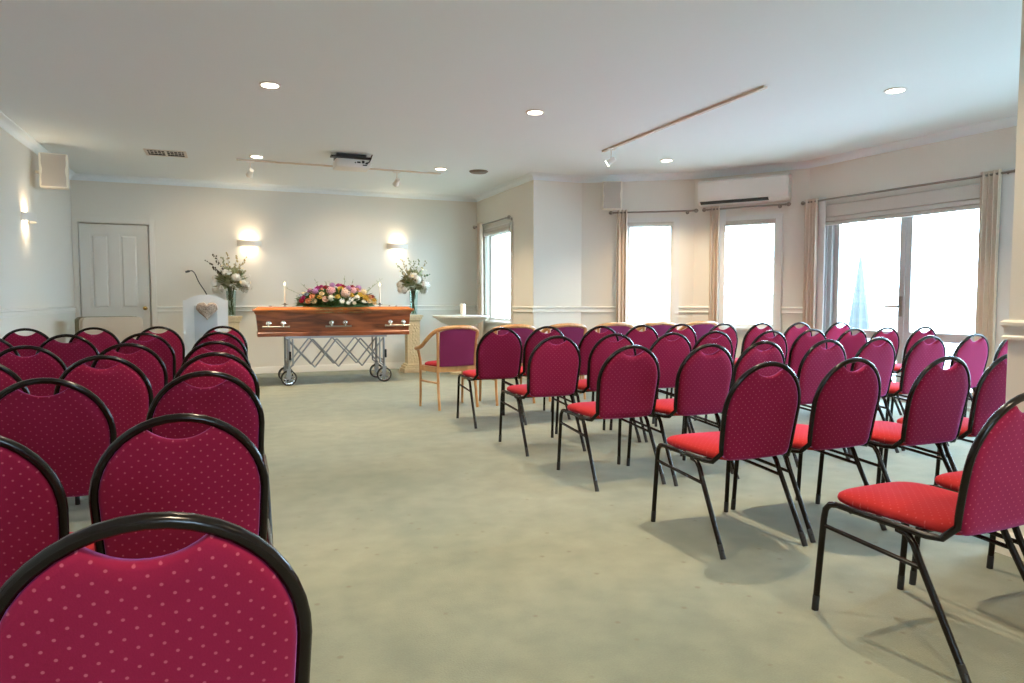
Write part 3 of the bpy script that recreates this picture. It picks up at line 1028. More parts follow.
    fs.append(tuple(reversed(range(N))))
    fs.append(tuple((len(lv) - 1) * N + k for k in range(N)))
    MB().add(vs, fs).build('seat', 'seat', root, smooth=60)
    return root

ORD = ['front', 'second', 'third', 'fourth', 'fifth', 'sixth', 'seventh', 'eighth', 'ninth']
rnd = random.Random(4)
right_rows = [   # from the front of the room backwards: size, then x, y of the rear feet and turn in degrees
    (1.035, [(2.17, 5.62, -1), (2.66, 5.74, 0), (3.15, 5.62, 0), (3.65, 5.72, 0), (4.15, 5.80, 0), (4.65, 5.78, 0), (5.14, 5.78, 0), (5.63, 5.76, 0), (6.12, 5.68, 0)]),
    (1.015, [(2.153, 4.475, 0), (2.70, 4.60, 0), (3.20, 4.58, 0), (3.70, 4.70, 0), (4.19, 4.60, 0), (4.72, 4.68, 0), (5.21, 4.68, 0), (5.71, 4.76, 0), (6.20, 4.75, 0)]),
    (1.005, [(2.165, 3.49, -2), (2.655, 3.42, 0), (3.16, 3.53, 0), (3.674, 3.51, 0), (4.22, 3.58, 0), (4.77, 3.61, -2), (5.38, 3.69, 0), (5.95, 3.74, 2)]),
    (1.0, [(2.146, 2.361, -1), (2.66, 2.38, 0), (3.15, 2.29, 0), (3.66, 2.32, 0)]),
    (1.0, [(2.150, 1.31, 2), (2.65, 1.33, 0)]),
]
left_rows = [
    (1.03, [(-0.055, 7.03, 0), (-0.60, 7.12, 0), (-1.11, 7.10, 0), (-1.61, 7.06, 0)]),
    (1.02, [(-0.078, 5.92, 0), (-0.60, 5.94, 0), (-1.10, 5.92, 0), (-1.60, 5.94, 0)]),
    (1.01, [(-0.082, 4.73, 0), (-0.565, 4.70, 0), (-1.07, 4.68, 0), (-1.58, 4.70, 0)]),
    (1.005, [(-0.070, 3.79, 0), (-0.56, 3.77, 0), (-1.06, 3.76, 0)]),
    (1.0, [(-0.088, 2.84, 0), (-0.59, 2.79, 0), (-1.10, 2.80, 0)]),
    (0.985, [(-0.118, 1.875, 0), (-0.560, 1.83, 0)]),
    (0.992, [(-0.104, 0.990, 0), (-0.60, 0.985, 0)]),
]
proto = make_chair()
used = False
def place(block, rows):
    global used
    for r, (size, row) in enumerate(rows):
        for i, (x, y, a) in enumerate(row):
            c_ = copy_tree(proto) if used else proto
            used = True
            c_.location = (x, y, 0)
            c_.rotation_euler = (0, 0, radians(a + rnd.uniform(-.6, .6)))
            c_.scale = (size,) * 3
            where = 'aisle seat of' if i == 0 else ORD[i] + ' seat from the aisle in'
            tag(c_, 'burgundy dotted black-framed chair, %s the %s %s row' % (where, 'rear' if r == len(rows) - 1 else ORD[r], block), 'chair', block + ' rows of burgundy chairs')
place('window-side', right_rows)
place('door-side', left_rows)

# ------------------------------------------------------------------ bentwood armchairs
def make_armchair():
    root = empty('wooden_armchair')
    for s in (-1, 1):
        MB().tube([(s * 0.215, -0.03, 0.0), (s * 0.212, 0.01, 0.22), (s * 0.208, 0.025, 0.42), (s * 0.212, 0.015, 0.62), (s * 0.222, -0.005, 0.785)], [0.015, 0.019, 0.021, 0.019, 0.016], 8, smooth=3).build('leg', 'beech', root, smooth=60)
        MB().tube([(s * 0.245, 0.43, 0.0), (s * 0.245, 0.42, 0.25), (s * 0.247, 0.415, 0.43), (s * 0.262, 0.40, 0.52), (s * 0.290, 0.385, 0.607)], [0.014, 0.018, 0.020, 0.018, 0.015], 8, smooth=3).build('leg', 'beech', root, smooth=60)
        MB().tube([(s * 0.213, 0.0, 0.27), (s * 0.245, 0.425, 0.27)], 0.011, 8).build('stretcher', 'beech', root, smooth=60)
    mb = MB()
    pts = [(-0.296, 0.41, 0.606), (-0.298, 0.34, 0.613), (-0.293, 0.25, 0.640), (-0.282, 0.15, 0.70), (-0.262, 0.07, 0.755), (-0.215, 0.01, 0.800), (-0.12, -0.03, 0.822), (0, -0.042, 0.828)]
    pts = pts + [(-x, y, z) for x, y, z in reversed(pts[:-1])]
    cr = crom([Vector(p) for p in pts], 4)
    tb = MB().tube(cr, 0.021, 10)
    mb.add(tb.v, tb.f)
    mb.build('top_rail', 'beech', root, smooth=60)
    mb = MB()
    q = [(-0.245, 0.42), (-0.21, 0.02), (0.21, 0.02), (0.245, 0.42)]
    for i in range(4):
        (x0, y0), (x1, y1) = q[i], q[(i + 1) % 4]
        ang = atan2(y1 - y0, x1 - x0)
        mb.box(((x0 + x1) / 2, (y0 + y1) / 2, 0.405), (hypot(x1 - x0, y1 - y0), 0.024, 0.055), ang)
    mb.build('seat_frame', 'beech', root)
    vs, fs = [], []
    N = 36
    lv = [(0.9, 0.425), (0.985, 0.43), (1.0, 0.442), (0.97, 0.456), (0.88, 0.466), (0.6, 0.474), (0.2, 0.477)]
    for sc, z in lv:
        for k in range(N):
            a = 2 * pi * k / N
            cu = math.copysign(abs(cos(a)) ** 0.4, cos(a))
            sv = math.copysign(abs(sin(a)) ** 0.4, sin(a))
            vs.append(((0.212 + 0.018 * sv) * sc * cu, 0.235 + 0.200 * sc * sv, z))
    for i in range(len(lv) - 1):
        for k in range(N):
            fs.append((i * N + k, i * N + (k + 1) % N, (i + 1) * N + (k + 1) % N, (i + 1) * N + k))
    fs += [tuple(reversed(range(N))), tuple((len(lv) - 1) * N + k for k in range(N))]
    MB().add(vs, fs).build('seat', 'plumseat', root, smooth=60)
    # curved upholstered back between the posts
    NU, NW = 14, 10
    vs, fs = [], []
    for sd in (0, 1):
        for j in range(NW + 1):
            w = j / NW
            for i in range(NU + 1):
                t = -1 + 2 * i / NU
                zt = 0.815 - 0.035 * t * t
                z = 0.435 + (zt - 0.435) * w
                hw = 0.190 + 0.012 * w
                edge = (1 - t ** 8) * (1 - (2 * w - 1) ** 8)
                y = 0.018 - 0.035 * w * w - 0.022 * (1 - t * t)
                th = 0.006 + 0.020 * edge
                vs.append((hw * t, y + (th if sd else -0.006 - 0.006 * edge), z))
    q = (NU + 1) * (NW + 1)
    ix = lambda sd, i, j: sd * q + j * (NU + 1) + i
    for i in range(NU):
        for j in range(NW):
            for sd in (0, 1):
                fs.append((ix(sd, i, j), ix(sd, i + 1, j), ix(sd, i + 1, j + 1), ix(sd, i, j + 1)))
    for i in range(NU):
        for j in (0, NW):
            fs.append((ix(0, i, j), ix(0, i + 1, j), ix(1, i + 1, j), ix(1, i, j)))
    for j in range(NW):
        for i in (0, NU):
            fs.append((ix(0, i, j), ix(0, i, j + 1), ix(1, i, j + 1), ix(1, i, j)))
    MB().add(vs, fs).build('backrest', 'plum', root, smooth=60)
    for ch in root.children:
        for v in ch.data.vertices:
            v.co.y *= 0.85
    return root
ac = make_armchair()
arms = [(2.13, 6.74, 10), (2.78, 6.80, 3), (3.42, 6.86, 1), (4.06, 6.92, 1), (4.69, 6.97, 1), (5.32, 7.00, 0)]
for i, (x, y, a) in enumerate(arms):
    c_ = ac if i == 0 else copy_tree(ac)
    c_.location = (x, y, 0)
    c_.rotation_euler = (0, 0, radians(a))
    tag(c_, 'bentwood armchair with plum back, %s in the row of armchairs' % ('nearest the coffin' if i == 0 else ORD[i] + ' from the aisle'), 'armchair', 'bentwood armchairs in the front row')

# ------------------------------------------------------------------ coffin, trolley and what lies on the lid
CX, CY, CZ = 1.30, 9.62, 0.635
root = empty('coffin', (CX, CY, CZ), radians(-1.2))
def taper(mb, x0, y0, z0, x1, y1, z1):
    vs = [(sx * x0, sy * y0, z0) for sx in (-1, 1) for sy in (-1, 1)] + [(sx * x1, sy * y1, z1) for sx in (-1, 1) for sy in (-1, 1)]
    mb.add(vs, [(0, 1, 3, 2), (4, 6, 7, 5), (0, 4, 5, 1), (2, 3, 7, 6), (0, 2, 6, 4), (1, 5, 7, 3)])
mb = MB()
taper(mb, 0.955, 0.265, 0.0, 0.985, 0.290, 0.315)
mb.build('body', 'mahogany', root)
mb = MB()
taper(mb, 0.968, 0.278, 0.0, 0.970, 0.280, 0.045)
taper(mb, 0.970, 0.280, 0.045, 0.960, 0.270, 0.055)
mb.build('plinth_moulding', 'mahogany', root)
mb = MB()
taper(mb, 0.990, 0.295, 0.285, 1.000, 0.305, 0.305)
taper(mb, 1.000, 0.305, 0.305, 1.005, 0.310, 0.320)
taper(mb, 1.020, 0.325, 0.320, 1.024, 0.329, 0.335)
mb.build('rim_moulding', 'mahogany', root)
mb = MB()
taper(mb, 1.024, 0.329, 0.335, 1.020, 0.325, 0.350)
taper(mb, 1.005, 0.31, 0.350, 0.96, 0.275, 0.375)
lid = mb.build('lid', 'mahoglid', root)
for x in (-0.80, 0.80):
    for sy in (-1, 1):
        MB().lathe([(0.022, 0.362), (0.022, 0.372), (0.009, 0.377), (0.013, 0.387), (0.004, 0.395)], (x, sy * 0.24, 0), 12).build('lid_screw', 'chrome', lid, smooth=50)
for sy in (-1, 1):
    for x in (-0.745, 0.03, 0.80):
        yf = sy * (0.282 + 0.028)
        mb = MB()
        mb.tube([(x - 0.15, yf, 0.125), (x + 0.15, yf, 0.125)], 0.010, 8)
        for e in (-1, 1):
            mb.tube([(x + e * 0.15, yf, 0.125), (x + e * 0.165, yf, 0.125)], 0.013, 8)
        hd = mb.build('handle', 'nickel', root, smooth=50)
        for e in (-0.088, 0.088):
            mb = MB()
            tmp = MB().lathe([(0.032, 0.0), (0.032, 0.004), (0.024, 0.010), (0.012, 0.014)], n=12)
            mb.add([(x + e + a, sy * (0.281 + c2), 0.170 + b) for a, b, c2 in tmp.v], tmp.f)
            mb.tube([(x + e, sy * 0.290, 0.168), (x + e, yf, 0.150), (x + e, yf, 0.122)], 0.009, 8)
            mb.build('rosette', 'chrome', hd, smooth=50)
tag(root, 'glossy red mahogany coffin with six bar handles on the trolley', 'coffin')
LID = CZ + 0.375

root = empty('coffin_trolley', (1.31, 9.635, 0))
mb = MB()
for y in (-0.27, 0.27):
    mb.box((0, y, 0.622), (1.30, 0.035, 0.026))
for x in (-0.62, -0.3, 0, 0.3, 0.62):
    mb.box((x, 0, 0.622), (0.035, 0.54, 0.024))
mb.build('top_frame', 'steel', root)
for sx in (-1, 1):
    for sy in (-1, 1):
        x = sx * 0.615
        mb = MB()
        mb.tube([(x, sy * 0.262, 0.602), (x, sy * 0.262, 0.20)], 0.017, 10)
        mb.tube([(x + 0.055 * -sx, sy * 0.262, 0.602), (x + 0.055 * -sx, sy * 0.262, 0.26), (x, sy * 0.262, 0.22)], 0.011, 8)
        lg = mb.build('leg', 'steel', root, smooth=50)
        mb = MB()
        for e in (-1, 1):
            mb.box((x, sy * 0.262 + e * 0.026, 0.15), (0.05, 0.006, 0.13))
        mb.box((x, sy * 0.262, 0.205), (0.06, 0.06, 0.016))
        mb.build('fork', 'steel', lg)
        t = MB().lathe([(0.080, -0.016), (0.094, -0.018), (0.1, -0.010), (0.1, 0.010), (0.094, 0.018), (0.080, 0.016)], n=24)
        mb = MB().add([(x + a, sy * 0.262 + c2, 0.1 + b) for a, b, c2 in t.v], t.f[:-2] + [(120 + m, m, (m + 1) % 24, 120 + (m + 1) % 24) for m in range(24)])
        mb.build('tyre', 'rubber', lg, smooth=40)
        yw = sy * 0.262
        t = MB().lathe([(0.070, -0.016), (0.081, -0.017), (0.081, 0.017), (0.070, 0.016)], n=24)
        mb = MB().add([(x + a, yw + c2, 0.1 + b) for a, b, c2 in t.v[:]], t.f[:-2] + [(72 + m, m, (m + 1) % 24, 72 + (m + 1) % 24) for m in range(24)])
        mb.build('wheel_rim', 'chrome', lg, smooth=40)
        t = MB().lathe([(0.006, -0.026), (0.020, -0.024), (0.024, -0.014), (0.024, 0.014), (0.020, 0.024), (0.006, 0.026)], n=14)
        mb = MB().add([(x + a, yw + c2, 0.1 + b) for a, b, c2 in t.v], t.f)
        for q in range(7):
            an = 2 * pi * q / 7 + 0.3
            mb.tube([(x + 0.018 * cos(an), yw, 0.1 + 0.018 * sin(an)), (x + 0.074 * cos(an), yw, 0.1 + 0.074 * sin(an))], 0.0075, 6)
        mb.build('spoked_hub', 'steel', lg, smooth=40)
for sx in (-1, 1):
    MB().tube([(sx * 0.615, -0.262, 0.30), (sx * 0.615, 0.262, 0.30)], 0.011, 8).build('cross_tube', 'steel', root, smooth=50)
    mb = MB()
    mb.tube([(sx * 0.615 + 0.02, -0.285, 0.44), (sx * 0.615 + 0.02, -0.285, 0.33)], 0.014, 8)
    mb.build('grip', 'rubber', root, smooth=50)
# lazy-tong lattice on both sides
xs = [-0.615, -0.305, 0.0, 0.31, 0.615]
ztop, zbot = 0.592, 0.225
for sy in (-1, 1):
    for k in range(4):
        for par in (0, 1):
            y = sy * (0.222 + 0.018 * par)
            p, q_ = ((xs[k], ztop), (xs[k + 1] + 0.02, zbot)) if par else ((xs[k] + 0.02, zbot), (xs[k + 1], ztop))
            MB().tube([(p[0], y, p[1]), (q_[0], y, q_[1])], 0.010, 6).build('lattice_bar', 'steel', root, smooth=50)
tag(root, 'folding steel trolley with scissor lattice and four wheels under the coffin', 'trolley')

def candle_stick(x, label):
    root = empty('candle_holder', (x, 9.66, LID))
    mb = MB()
    mb.lathe([(0.030, 0), (0.030, 0.004), (0.008, 0.010), (0.007, 0.030), (0.016, 0.036), (0.016, 0.05), (0.011, 0.05)], n=12)
    mb.build('foot', 'nickel', root, smooth=50)
    mb = MB()
    for k in range(6):
        a = pi * k / 3
        mb.tube([(0.01 * cos(a), 0.01 * sin(a), 0.028), (0.045 * cos(a), 0.045 * sin(a), 0.036)], [0.005, 0.002], 5)
    mb.build('petal_arms', 'nickel', root, smooth=50)
    tag(root, label[0], 'candle holder', 'star-shaped candle holders on the coffin')
    c2 = empty('taper_candle', (x, 9.66, LID + 0.05))
    MB().lathe([(0.011, 0), (0.0105, 0.10), (0.010, 0.215), (0.006, 0.222), (0.001, 0.222)], n=12).build('wax', 'wax', c2, smooth=50)
    MB().tube([(0, 0, 0.22), (0, 0, 0.232)], 0.0018, 5).build('wick', 'dark', c2)
    MB().lathe([(0.001, 0.228), (0.006, 0.238), (0.0075, 0.248), (0.004, 0.264), (0.0005, 0.278)], n=10).build('flame', 'flame', c2, smooth=60)
    tag(c2, label[1], 'candle', 'lit taper candles on the coffin')
candle_stick(0.685, ('dark star-shaped candle holder on the lectern end of the coffin lid', 'lit ivory taper candle at the lectern end of the coffin'))
candle_stick(1.935, ('dark star-shaped candle holder on the bowl end of the coffin lid', 'lit ivory taper candle at the bowl end of the coffin'))

# flower meshes -------------------------------------------------------------
def rose_mesh(rings=((1.0, 7, 0.15), (0.78, 6, 0.45), (0.5, 5, 0.75), (0.25, 3, 1.0)), seed=1):
    r = random.Random(seed)
    mb = MB()
    mb.lathe([(0.05, -0.55), (0.35, -0.45), (0.42, -0.1), (0.25, 0.25), (0.05, 0.42)], n=8)
    for (rad, n, h) in rings:
        for k in range(n):
            a = 2 * pi * (k + r.random() * 0.3) / n + rad * 2
            wd = 2.4 * rad / n + 0.12
            vs = []
            for (t, rr, z) in ((0, 0.12, -0.4), (0.5, rad * 0.85, -0.25 + 0.35 * h), (1.0, rad * (1.0 if h < 0.4 else 0.8), 0.05 + 0.5 * h)):
                for s in (-1, 0, 1):
                    w = wd * (0.3, 1.0, 0.75)[int(t * 2)] * s
                    rr2 = rr - abs(s) * 0.10 * rad
                    vs.append((rr2 * cos(a) - w * sin(a), rr2 * sin(a) + w * cos(a), z - (0.05 if s else 0)))
            mb.add(vs, [(0, 1, 4, 3), (1, 2, 5, 4), (3, 4, 7, 6), (4, 5, 8, 7)])
    return mb
def daisy_mesh():
    mb = MB()
    mb.lathe([(0.05, -0.2), (0.3, -0.1), (0.3, 0.08), (0.05, 0.16)], n=8)
    for k in range(9):
        a = 2 * pi * k / 9
        vs = []
        for rr, w, z in ((0.22, 0.10, 0), (0.65, 0.22, 0.10), (1.0, 0.08, 0.02)):
            for s in (-1, 1):
                vs.append((rr * cos(a) - s * w * sin(a), rr * sin(a) + s * w * cos(a), z))
        mb.add(vs, [(0, 1, 3, 2), (2, 3, 5, 4)])
    return mb
def ball_mesh(seed=3):
    r = random.Random(seed)
    mb = MB()
    for k in range(40):                      # hydrangea-like head of small florets
        z = 1 - 1.5 * (k + 0.5) / 40
        a = k * 2.39996
        q = math.sqrt(max(0, 1 - z * z))
        d = Vector((q * cos(a), q * sin(a), z))
        t1 = d.orthogonal().normalized()
        t2 = d.cross(t1)
        c0 = d * (0.82 + 0.1 * r.random())
        w = 0.25
        vs = [c0 + t1 * w + d * .12, c0 + t2 * w + d * .1, c0 - t1 * w + d * .12, c0 - t2 * w + d * .1, c0 + d * 0.02]
        mb.add(vs, [(0, 1, 4), (1, 2, 4), (2, 3, 4), (3, 0, 4)])
    mb.lathe([(0.05, -0.7), (0.55, -0.5), (0.82, 0.0), (0.6, 0.55), (0.05, 0.82)], n=8)
    return mb
PROTO = {'rose': rose_mesh(), 'daisy': daisy_mesh(), 'ball': ball_mesh()}
MESHES = {}
def flower(kind, colr, parent, p, direction, size, spin=0.0, name=None):
    key = (kind, colr)
    if key not in MESHES:
        o = PROTO[kind].build(name or 'flower_head', 'fl_' + colr, None, smooth=50, fix=False)
        MESHES[key] = o.data
    else:
        o = bpy.data.objects.new(name or 'flower_head', MESHES[key])
        COL.objects.link(o)
    o.parent = parent
    q = Vector(direction).to_track_quat('Z', 'Y') @ Matrix.Rotation(spin, 3, 'Z').to_quaternion()
    o.rotation_euler = q.to_euler()
    o.location = p
    o.scale = (size,) * 3
    return o
def add_leaf(mb, p, d, ln, wd, r, droop=0.2):
    d = Vector(d).normalized()
    side = d.cross(Vector((r.uniform(-.4, .4), r.uniform(-.4, .4), 1))).normalized()
    up = side.cross(d)
    p = Vector(p)
    vs = []
    for t, w in ((0, 0.1), (0.35, 1.0), (0.7, 0.7), (1.0, 0.05)):
        c0 = p + d * ln * t - Vector((0, 0, droop * ln * t * t))
        vs += [c0 - side * wd * w, c0 - up * wd * 0.25 * w, c0 + side * wd * w]
    fs = []
    for i in range(3):
        fs += [(i * 3, i * 3 + 1, i * 3 + 4, i * 3 + 3), (i * 3 + 1, i * 3 + 2, i * 3 + 5, i * 3 + 4)]
    mb.add(vs, fs)

# flower spray on the lid -----------------------------------------------------
r = random.Random(11)
root = empty('coffin_spray', (1.335, 9.555, LID))
mb = MB()
n_, m_ = 20, 6
vs, fs = [], []
for j in range(m_ + 1):
    ph = (pi / 2) * j / m_
    for i in range(n_):
        a = 2 * pi * i / n_
        vs.append((0.44 * cos(ph) * cos(a), 0.17 * cos(ph) * sin(a), 0.13 * sin(ph)))
for j in range(m_):
    for i in range(n_):
        fs.append((j * n_ + i, j * n_ + (i + 1) % n_, (j + 1) * n_ + (i + 1) % n_, (j + 1) * n_ + i))
fs.append(tuple(reversed(range(n_))))
mb.add(vs, fs)
mb.build('moss_base', 'leaf', root, smooth=60)
mb = MB()
for k in range(420):
    a = r.uniform(0, 2 * pi)
    e = r.uniform(0.0, 0.5) if k < 200 else r.uniform(0.3, 1.4)
    base_p = (0.42 * cos(a) * cos(e * .8), 0.16 * sin(a) * cos(e * .8), 0.012 + 0.17 * sin(e))
    d = (cos(a) * (1.5 if abs(cos(a)) > .7 else 1.0), sin(a) * 1.1, 0.12 + 1.1 * sin(e))
    add_leaf(mb, base_p, d, r.uniform(0.09, 0.17), r.uniform(0.014, 0.026), r, 0.12)
for k in range(26):                       # fern fronds trailing over the front edge
    x0 = r.choice((r.uniform(-0.24, 0.08), r.uniform(0.16, 0.34)))
    p0 = Vector((x0, -0.13, 0.055))
    d = Vector((r.uniform(-.5, .5), -1, 0.02))
    for j in range(7):
        q = p0 + d * 0.028 * j - Vector((0, 0, 0.0035 * j * j))
        for s in (-1, 1):
            add_leaf(mb, q, d + Vector((s * 1.2, 0, 0.1)), 0.055, 0.011, r, 0.1)
tag(mb.build('foliage', 'leaf', root), kind='stuff')
mb = MB()
for (x, dx, ln) in ((-0.52, -0.3, 0.16), (-0.40, -0.15, 0.22), (-0.27, -0.05, 0.28), (-0.10, 0.0, 0.26), (0.10, 0.05, 0.33), (0.20, 0.08, 0.28), (0.40, 0.45, 0.30), (0.45, 0.2, 0.22), (-0.2, 0.1, 0.25)):
    p0 = Vector((x * 0.7, 0.02, 0.09))
    tip = p0 + Vector((dx * 0.6 + x * 0.2, 0.02, ln))
    mb.tube([p0, (p0 + tip) / 2 + Vector((0.01, 0, 0.01)), tip], [0.004, 0.0015], 5, smooth=3)
    for j in range(5):
        q = p0 + (tip - p0) * (0.5 + 0.1 * j)
        add_leaf(mb, q, (r.uniform(-1, 1), r.uniform(-.5, .5), 0.8), 0.04, 0.007, r, 0.0)
tag(mb.build('filler_sprigs', 'leaf2', root), kind='stuff')
S_ = [  # x, height along the dome (0 low .. 1 crown), kind, colour, size
    (-0.46, .25, 'rose', 'red', .042), (-0.40, .62, 'rose', 'blue', .040), (-0.47, .70, 'daisy', 'blue', .045), (-0.38, .18, 'rose', 'peach', .050), (-0.44, .45, 'rose', 'magenta', .038),
    (-0.33, .42, 'rose', 'peach', .047), (-0.31, .15, 'rose', 'cream', .046), (-0.29, .68, 'ball', 'lilac', .050), (-0.25, .95, 'rose', 'magenta', .055), (-0.20, 1.10, 'rose', 'magenta', .045),
    (-0.21, .50, 'rose', 'cream', .042), (-0.17, .22, 'rose', 'blush', .052), (-0.15, .90, 'rose', 'red', .055), (-0.09, .60, 'ball', 'pink', .070), (-0.10, .26, 'ball', 'white', .050),
    (-0.06, 1.05, 'ball', 'lilac', .048), (-0.02, .33, 'rose', 'yellow', .048), (0.04, .78, 'rose', 'yellow', .052), (0.02, 1.12, 'rose', 'magenta', .052), (0.08, .98, 'rose', 'red', .046),
    (0.09, .48, 'ball', 'blush', .072), (0.04, .14, 'daisy', 'white', .045), (0.16, .20, 'daisy', 'white', .042), (0.17, .42, 'rose', 'yellow', .044), (0.14, .80, 'ball', 'lilac', .046),
    (0.06, 1.22, 'rose', 'magenta', .044), (0.20, .68, 'ball', 'pink', .054), (0.20, 1.00, 'rose', 'red', .058), (0.24, .30, 'ball', 'white', .044), (0.26, .84, 'rose', 'peach', .044),
    (0.28, 1.02, 'ball', 'lilac', .048), (0.29, .48, 'rose', 'yellow', .056), (0.34, .70, 'ball', 'cream', .052), (0.36, .36, 'rose', 'yellow', .058), (0.33, .15, 'daisy', 'white', .040),
    (0.41, .20, 'rose', 'cream', .046), (0.43, .48, 'rose', 'peach', .046), (0.48, .30, 'rose', 'yellow', .040), (0.46, .58, 'rose', 'red', .038), (0.48, .10, 'rose', 'cream', .038),
    (-0.24, .33, 'rose', 'yellow', .040), (0.12, .06, 'daisy', 'white', .035), (-0.36, .85, 'rose', 'lilac', .038), (0.20, .05, 'daisy', 'cream', .036),
]
for (x, e, kd, cl, sz) in S_:
    ph = e * pi / 2 * 0.8
    k = math.sqrt(max(0.05, 1 - (x / 0.58) ** 2))
    y = -0.23 * k * cos(ph)
    z = 0.035 + 0.255 * k * sin(ph)
    flower(kd, cl, root, (x, y, z), (x * 0.9, -cos(ph), 0.25 + sin(ph)), sz * 0.86, r.uniform(0, 6))
for k in range(22):                         # the far side, plainer
    x = r.uniform(-0.45, 0.45)
    ph = r.uniform(0.15, 1.1)
    kk = math.sqrt(1 - (x / 0.58) ** 2)
    flower(r.choice(('rose', 'rose', 'ball')), r.choice(('yellow', 'cream', 'pink', 'magenta', 'peach', 'red')), root,
           (x, 0.22 * kk * cos(ph), 0.035 + 0.24 * kk * sin(ph)), (x, cos(ph), 0.3 + sin(ph)), r.uniform(.04, .055), r.uniform(0, 6))
tag(root, 'mixed spray of pink, yellow, red and white flowers on the coffin lid', 'flowers')

# ------------------------------------------------------------------ pedestals with vases of white flowers
def pedestal(x, y, label):
    root = empty('pedestal', (x, y, 0))
    mb = MB()
    mb.box((0, 0, 0.03), (0.33, 0.33, 0.06))
    mb.box((0, 0, 0.08), (0.29, 0.29, 0.04))
    mb.bbox((0, 0, 0.115), (0.25, 0.25, 0.03), 0.012)
    mb.build('base', 'stone', root)
    mb = MB()
    mb.box((0, 0, 0.455), (0.19, 0.19, 0.66))
    mb.build('shaft', 'stone', root)
    for (ax, ay) in ((0, -1), (0, 1), (1, 0), (-1, 0)):     # raised vine relief on each face
        mb = MB()
        rr = random.Random(5)
        for k in range(13):
            z = 0.17 + k * 0.046
            off = 0.035 * sin(k * 1.3)
            for s in (-1, 1):
                px_, pz_ = off + s * 0.022, z
                sub = MB().lathe([(0.018, -0.002), (0.014, 0.002), (0.005, 0.004)], n=6)
                if ay:
                    mb.add([(px_ + a, ay * (0.095 + c2), pz_ + b * 1.3) for a, b, c2 in sub.v], sub.f)
                else:
                    mb.add([(ax * (0.095 + c2), px_ + a, pz_ + b * 1.3) for a, b, c2 in sub.v], sub.f)
        mb.build('vine_relief', 'stone', root, smooth=60)
    mb = MB()
    mb.bbox((0, 0, 0.795), (0.22, 0.22, 0.03), 0.01)
    mb.box((0, 0, 0.825), (0.25, 0.25, 0.035))
    mb.box((0, 0, 0.8575), (0.28, 0.28, 0.03))
    mb.build('cap', 'stone', root)
    return tag(root, label, 'pedestal', 'cream stone pedestals')
def bouquet(x, y, z, seed, label, spread):
    r = random.Random(seed)
    root = empty('flower_vase', (x, y, z))
    mb = MB()
    n = 20
    prof = [(0.052, 0.0), (0.055, 0.01), (0.058, 0.15), (0.070, 0.36), (0.066, 0.36), (0.054, 0.15), (0.050, 0.014), (0.001, 0.012)]
    mb.lathe(prof, n=n)
    mb.build('vase', 'vaseglass', root, smooth=50)
    mb = MB()
    for k in range(16):
        a = r.uniform(0, 2 * pi)
        b = a + pi + r.uniform(-.6, .6)
        mb.tube([(0.03 * cos(a), 0.03 * sin(a), 0.02), (0.008 * cos(b), 0.008 * sin(b), 0.22), (0.05 * cos(b), 0.05 * sin(b), 0.42)], 0.005, 5, smooth=3)
    for k in range(10):
        a = r.uniform(0, 2 * pi)
        add_leaf(mb, (0.02 * cos(a), 0.02 * sin(a), 0.05 + 0.02 * k), (cos(a) * .2, sin(a) * .2, 1), 0.10, 0.012, r, 0)
    tag(mb.build('stems', 'stem', root), kind='stuff')
    # leaves
    for nm, mt, cnt in (('foliage', 'leaf', 60), ('pale_foliage', 'leaf2', 420)):
        mb = MB()
        for k in range(cnt):
            a = r.uniform(0, 2 * pi)
            e = r.uniform(-0.35, 1.35)
            rad = r.uniform(0.05, 0.14)
            p = (rad * cos(a) * cos(e), rad * 0.8 * sin(a) * cos(e), 0.45 + rad * sin(e) * 1.3)
            d = (cos(a) * cos(e), sin(a) * cos(e) * 0.8, sin(e) + 0.25)
            add_leaf(mb, p, d, r.uniform(0.07, 0.14), r.uniform(0.016, 0.030), r, 0.15)
        tag(mb.build(nm, mt, root), kind='stuff')
    for k in range(20):
        a = k * 2.4 + r.uniform(-.3, .3)
        e = (-0.25, 0.15, 0.55, 0.95)[k % 4]
        rad = 0.19 + 0.035 * r.random()
        d = Vector((cos(a) * cos(e), sin(a) * cos(e) * 0.85, sin(e)))
        flower('ball' if k % 3 else 'rose', 'white', root, Vector((0, 0, 0.43)) + d * rad, d, r.uniform(.046, .066), r.uniform(0, 6))
    for k in range(26):
        a = k * 2.4 + 1.0
        e = r.uniform(-0.2, 1.2)
        d = Vector((cos(a) * cos(e), sin(a) * cos(e) * 0.85, sin(e) * 1.25))
        flower('daisy', 'cream' if k % 2 else 'white', root, Vector((0, 0, 0.44)) + d * r.uniform(.22, .30), d, r.uniform(.018, .03), r.uniform(0, 6))
    for (ax, az, ln, col) in spread:
        p0 = Vector((0, 0, 0.46))
        tip = p0 + Vector((ax * ln, r.uniform(-.06, .06), az * ln))
        mb = MB()
        mb.tube([p0, p0 * 0.5 + tip * 0.5 + Vector((0, 0, 0.02)), tip], [0.004, 0.0015], 5, smooth=4)
        sp = mb.build('sprig', 'twig', root, smooth=60)
        mb = MB()
        for j in range(15):
            t = 0.42 + 0.58 * j / 14
            q = p0 + (tip - p0) * t + Vector((r.uniform(-.022, .022), r.uniform(-.022, .022), r.uniform(-.01, .02)))
            sz = r.uniform(0.009, 0.016)
            mb.lathe([(0.002, -sz), (sz * 0.7, -sz * .4), (sz * 0.7, sz * .4), (0.002, sz)], q, 6)
        mb.build('buds', col, sp, smooth=60)
    return tag(root, label, 'flowers', 'vases of white flowers')
pedestal(0.035, 10.72, 'cream stone pedestal half hidden behind the white lectern')
pedestal(2.60, 10.52, 'cream stone pedestal between the coffin and the white bowl')
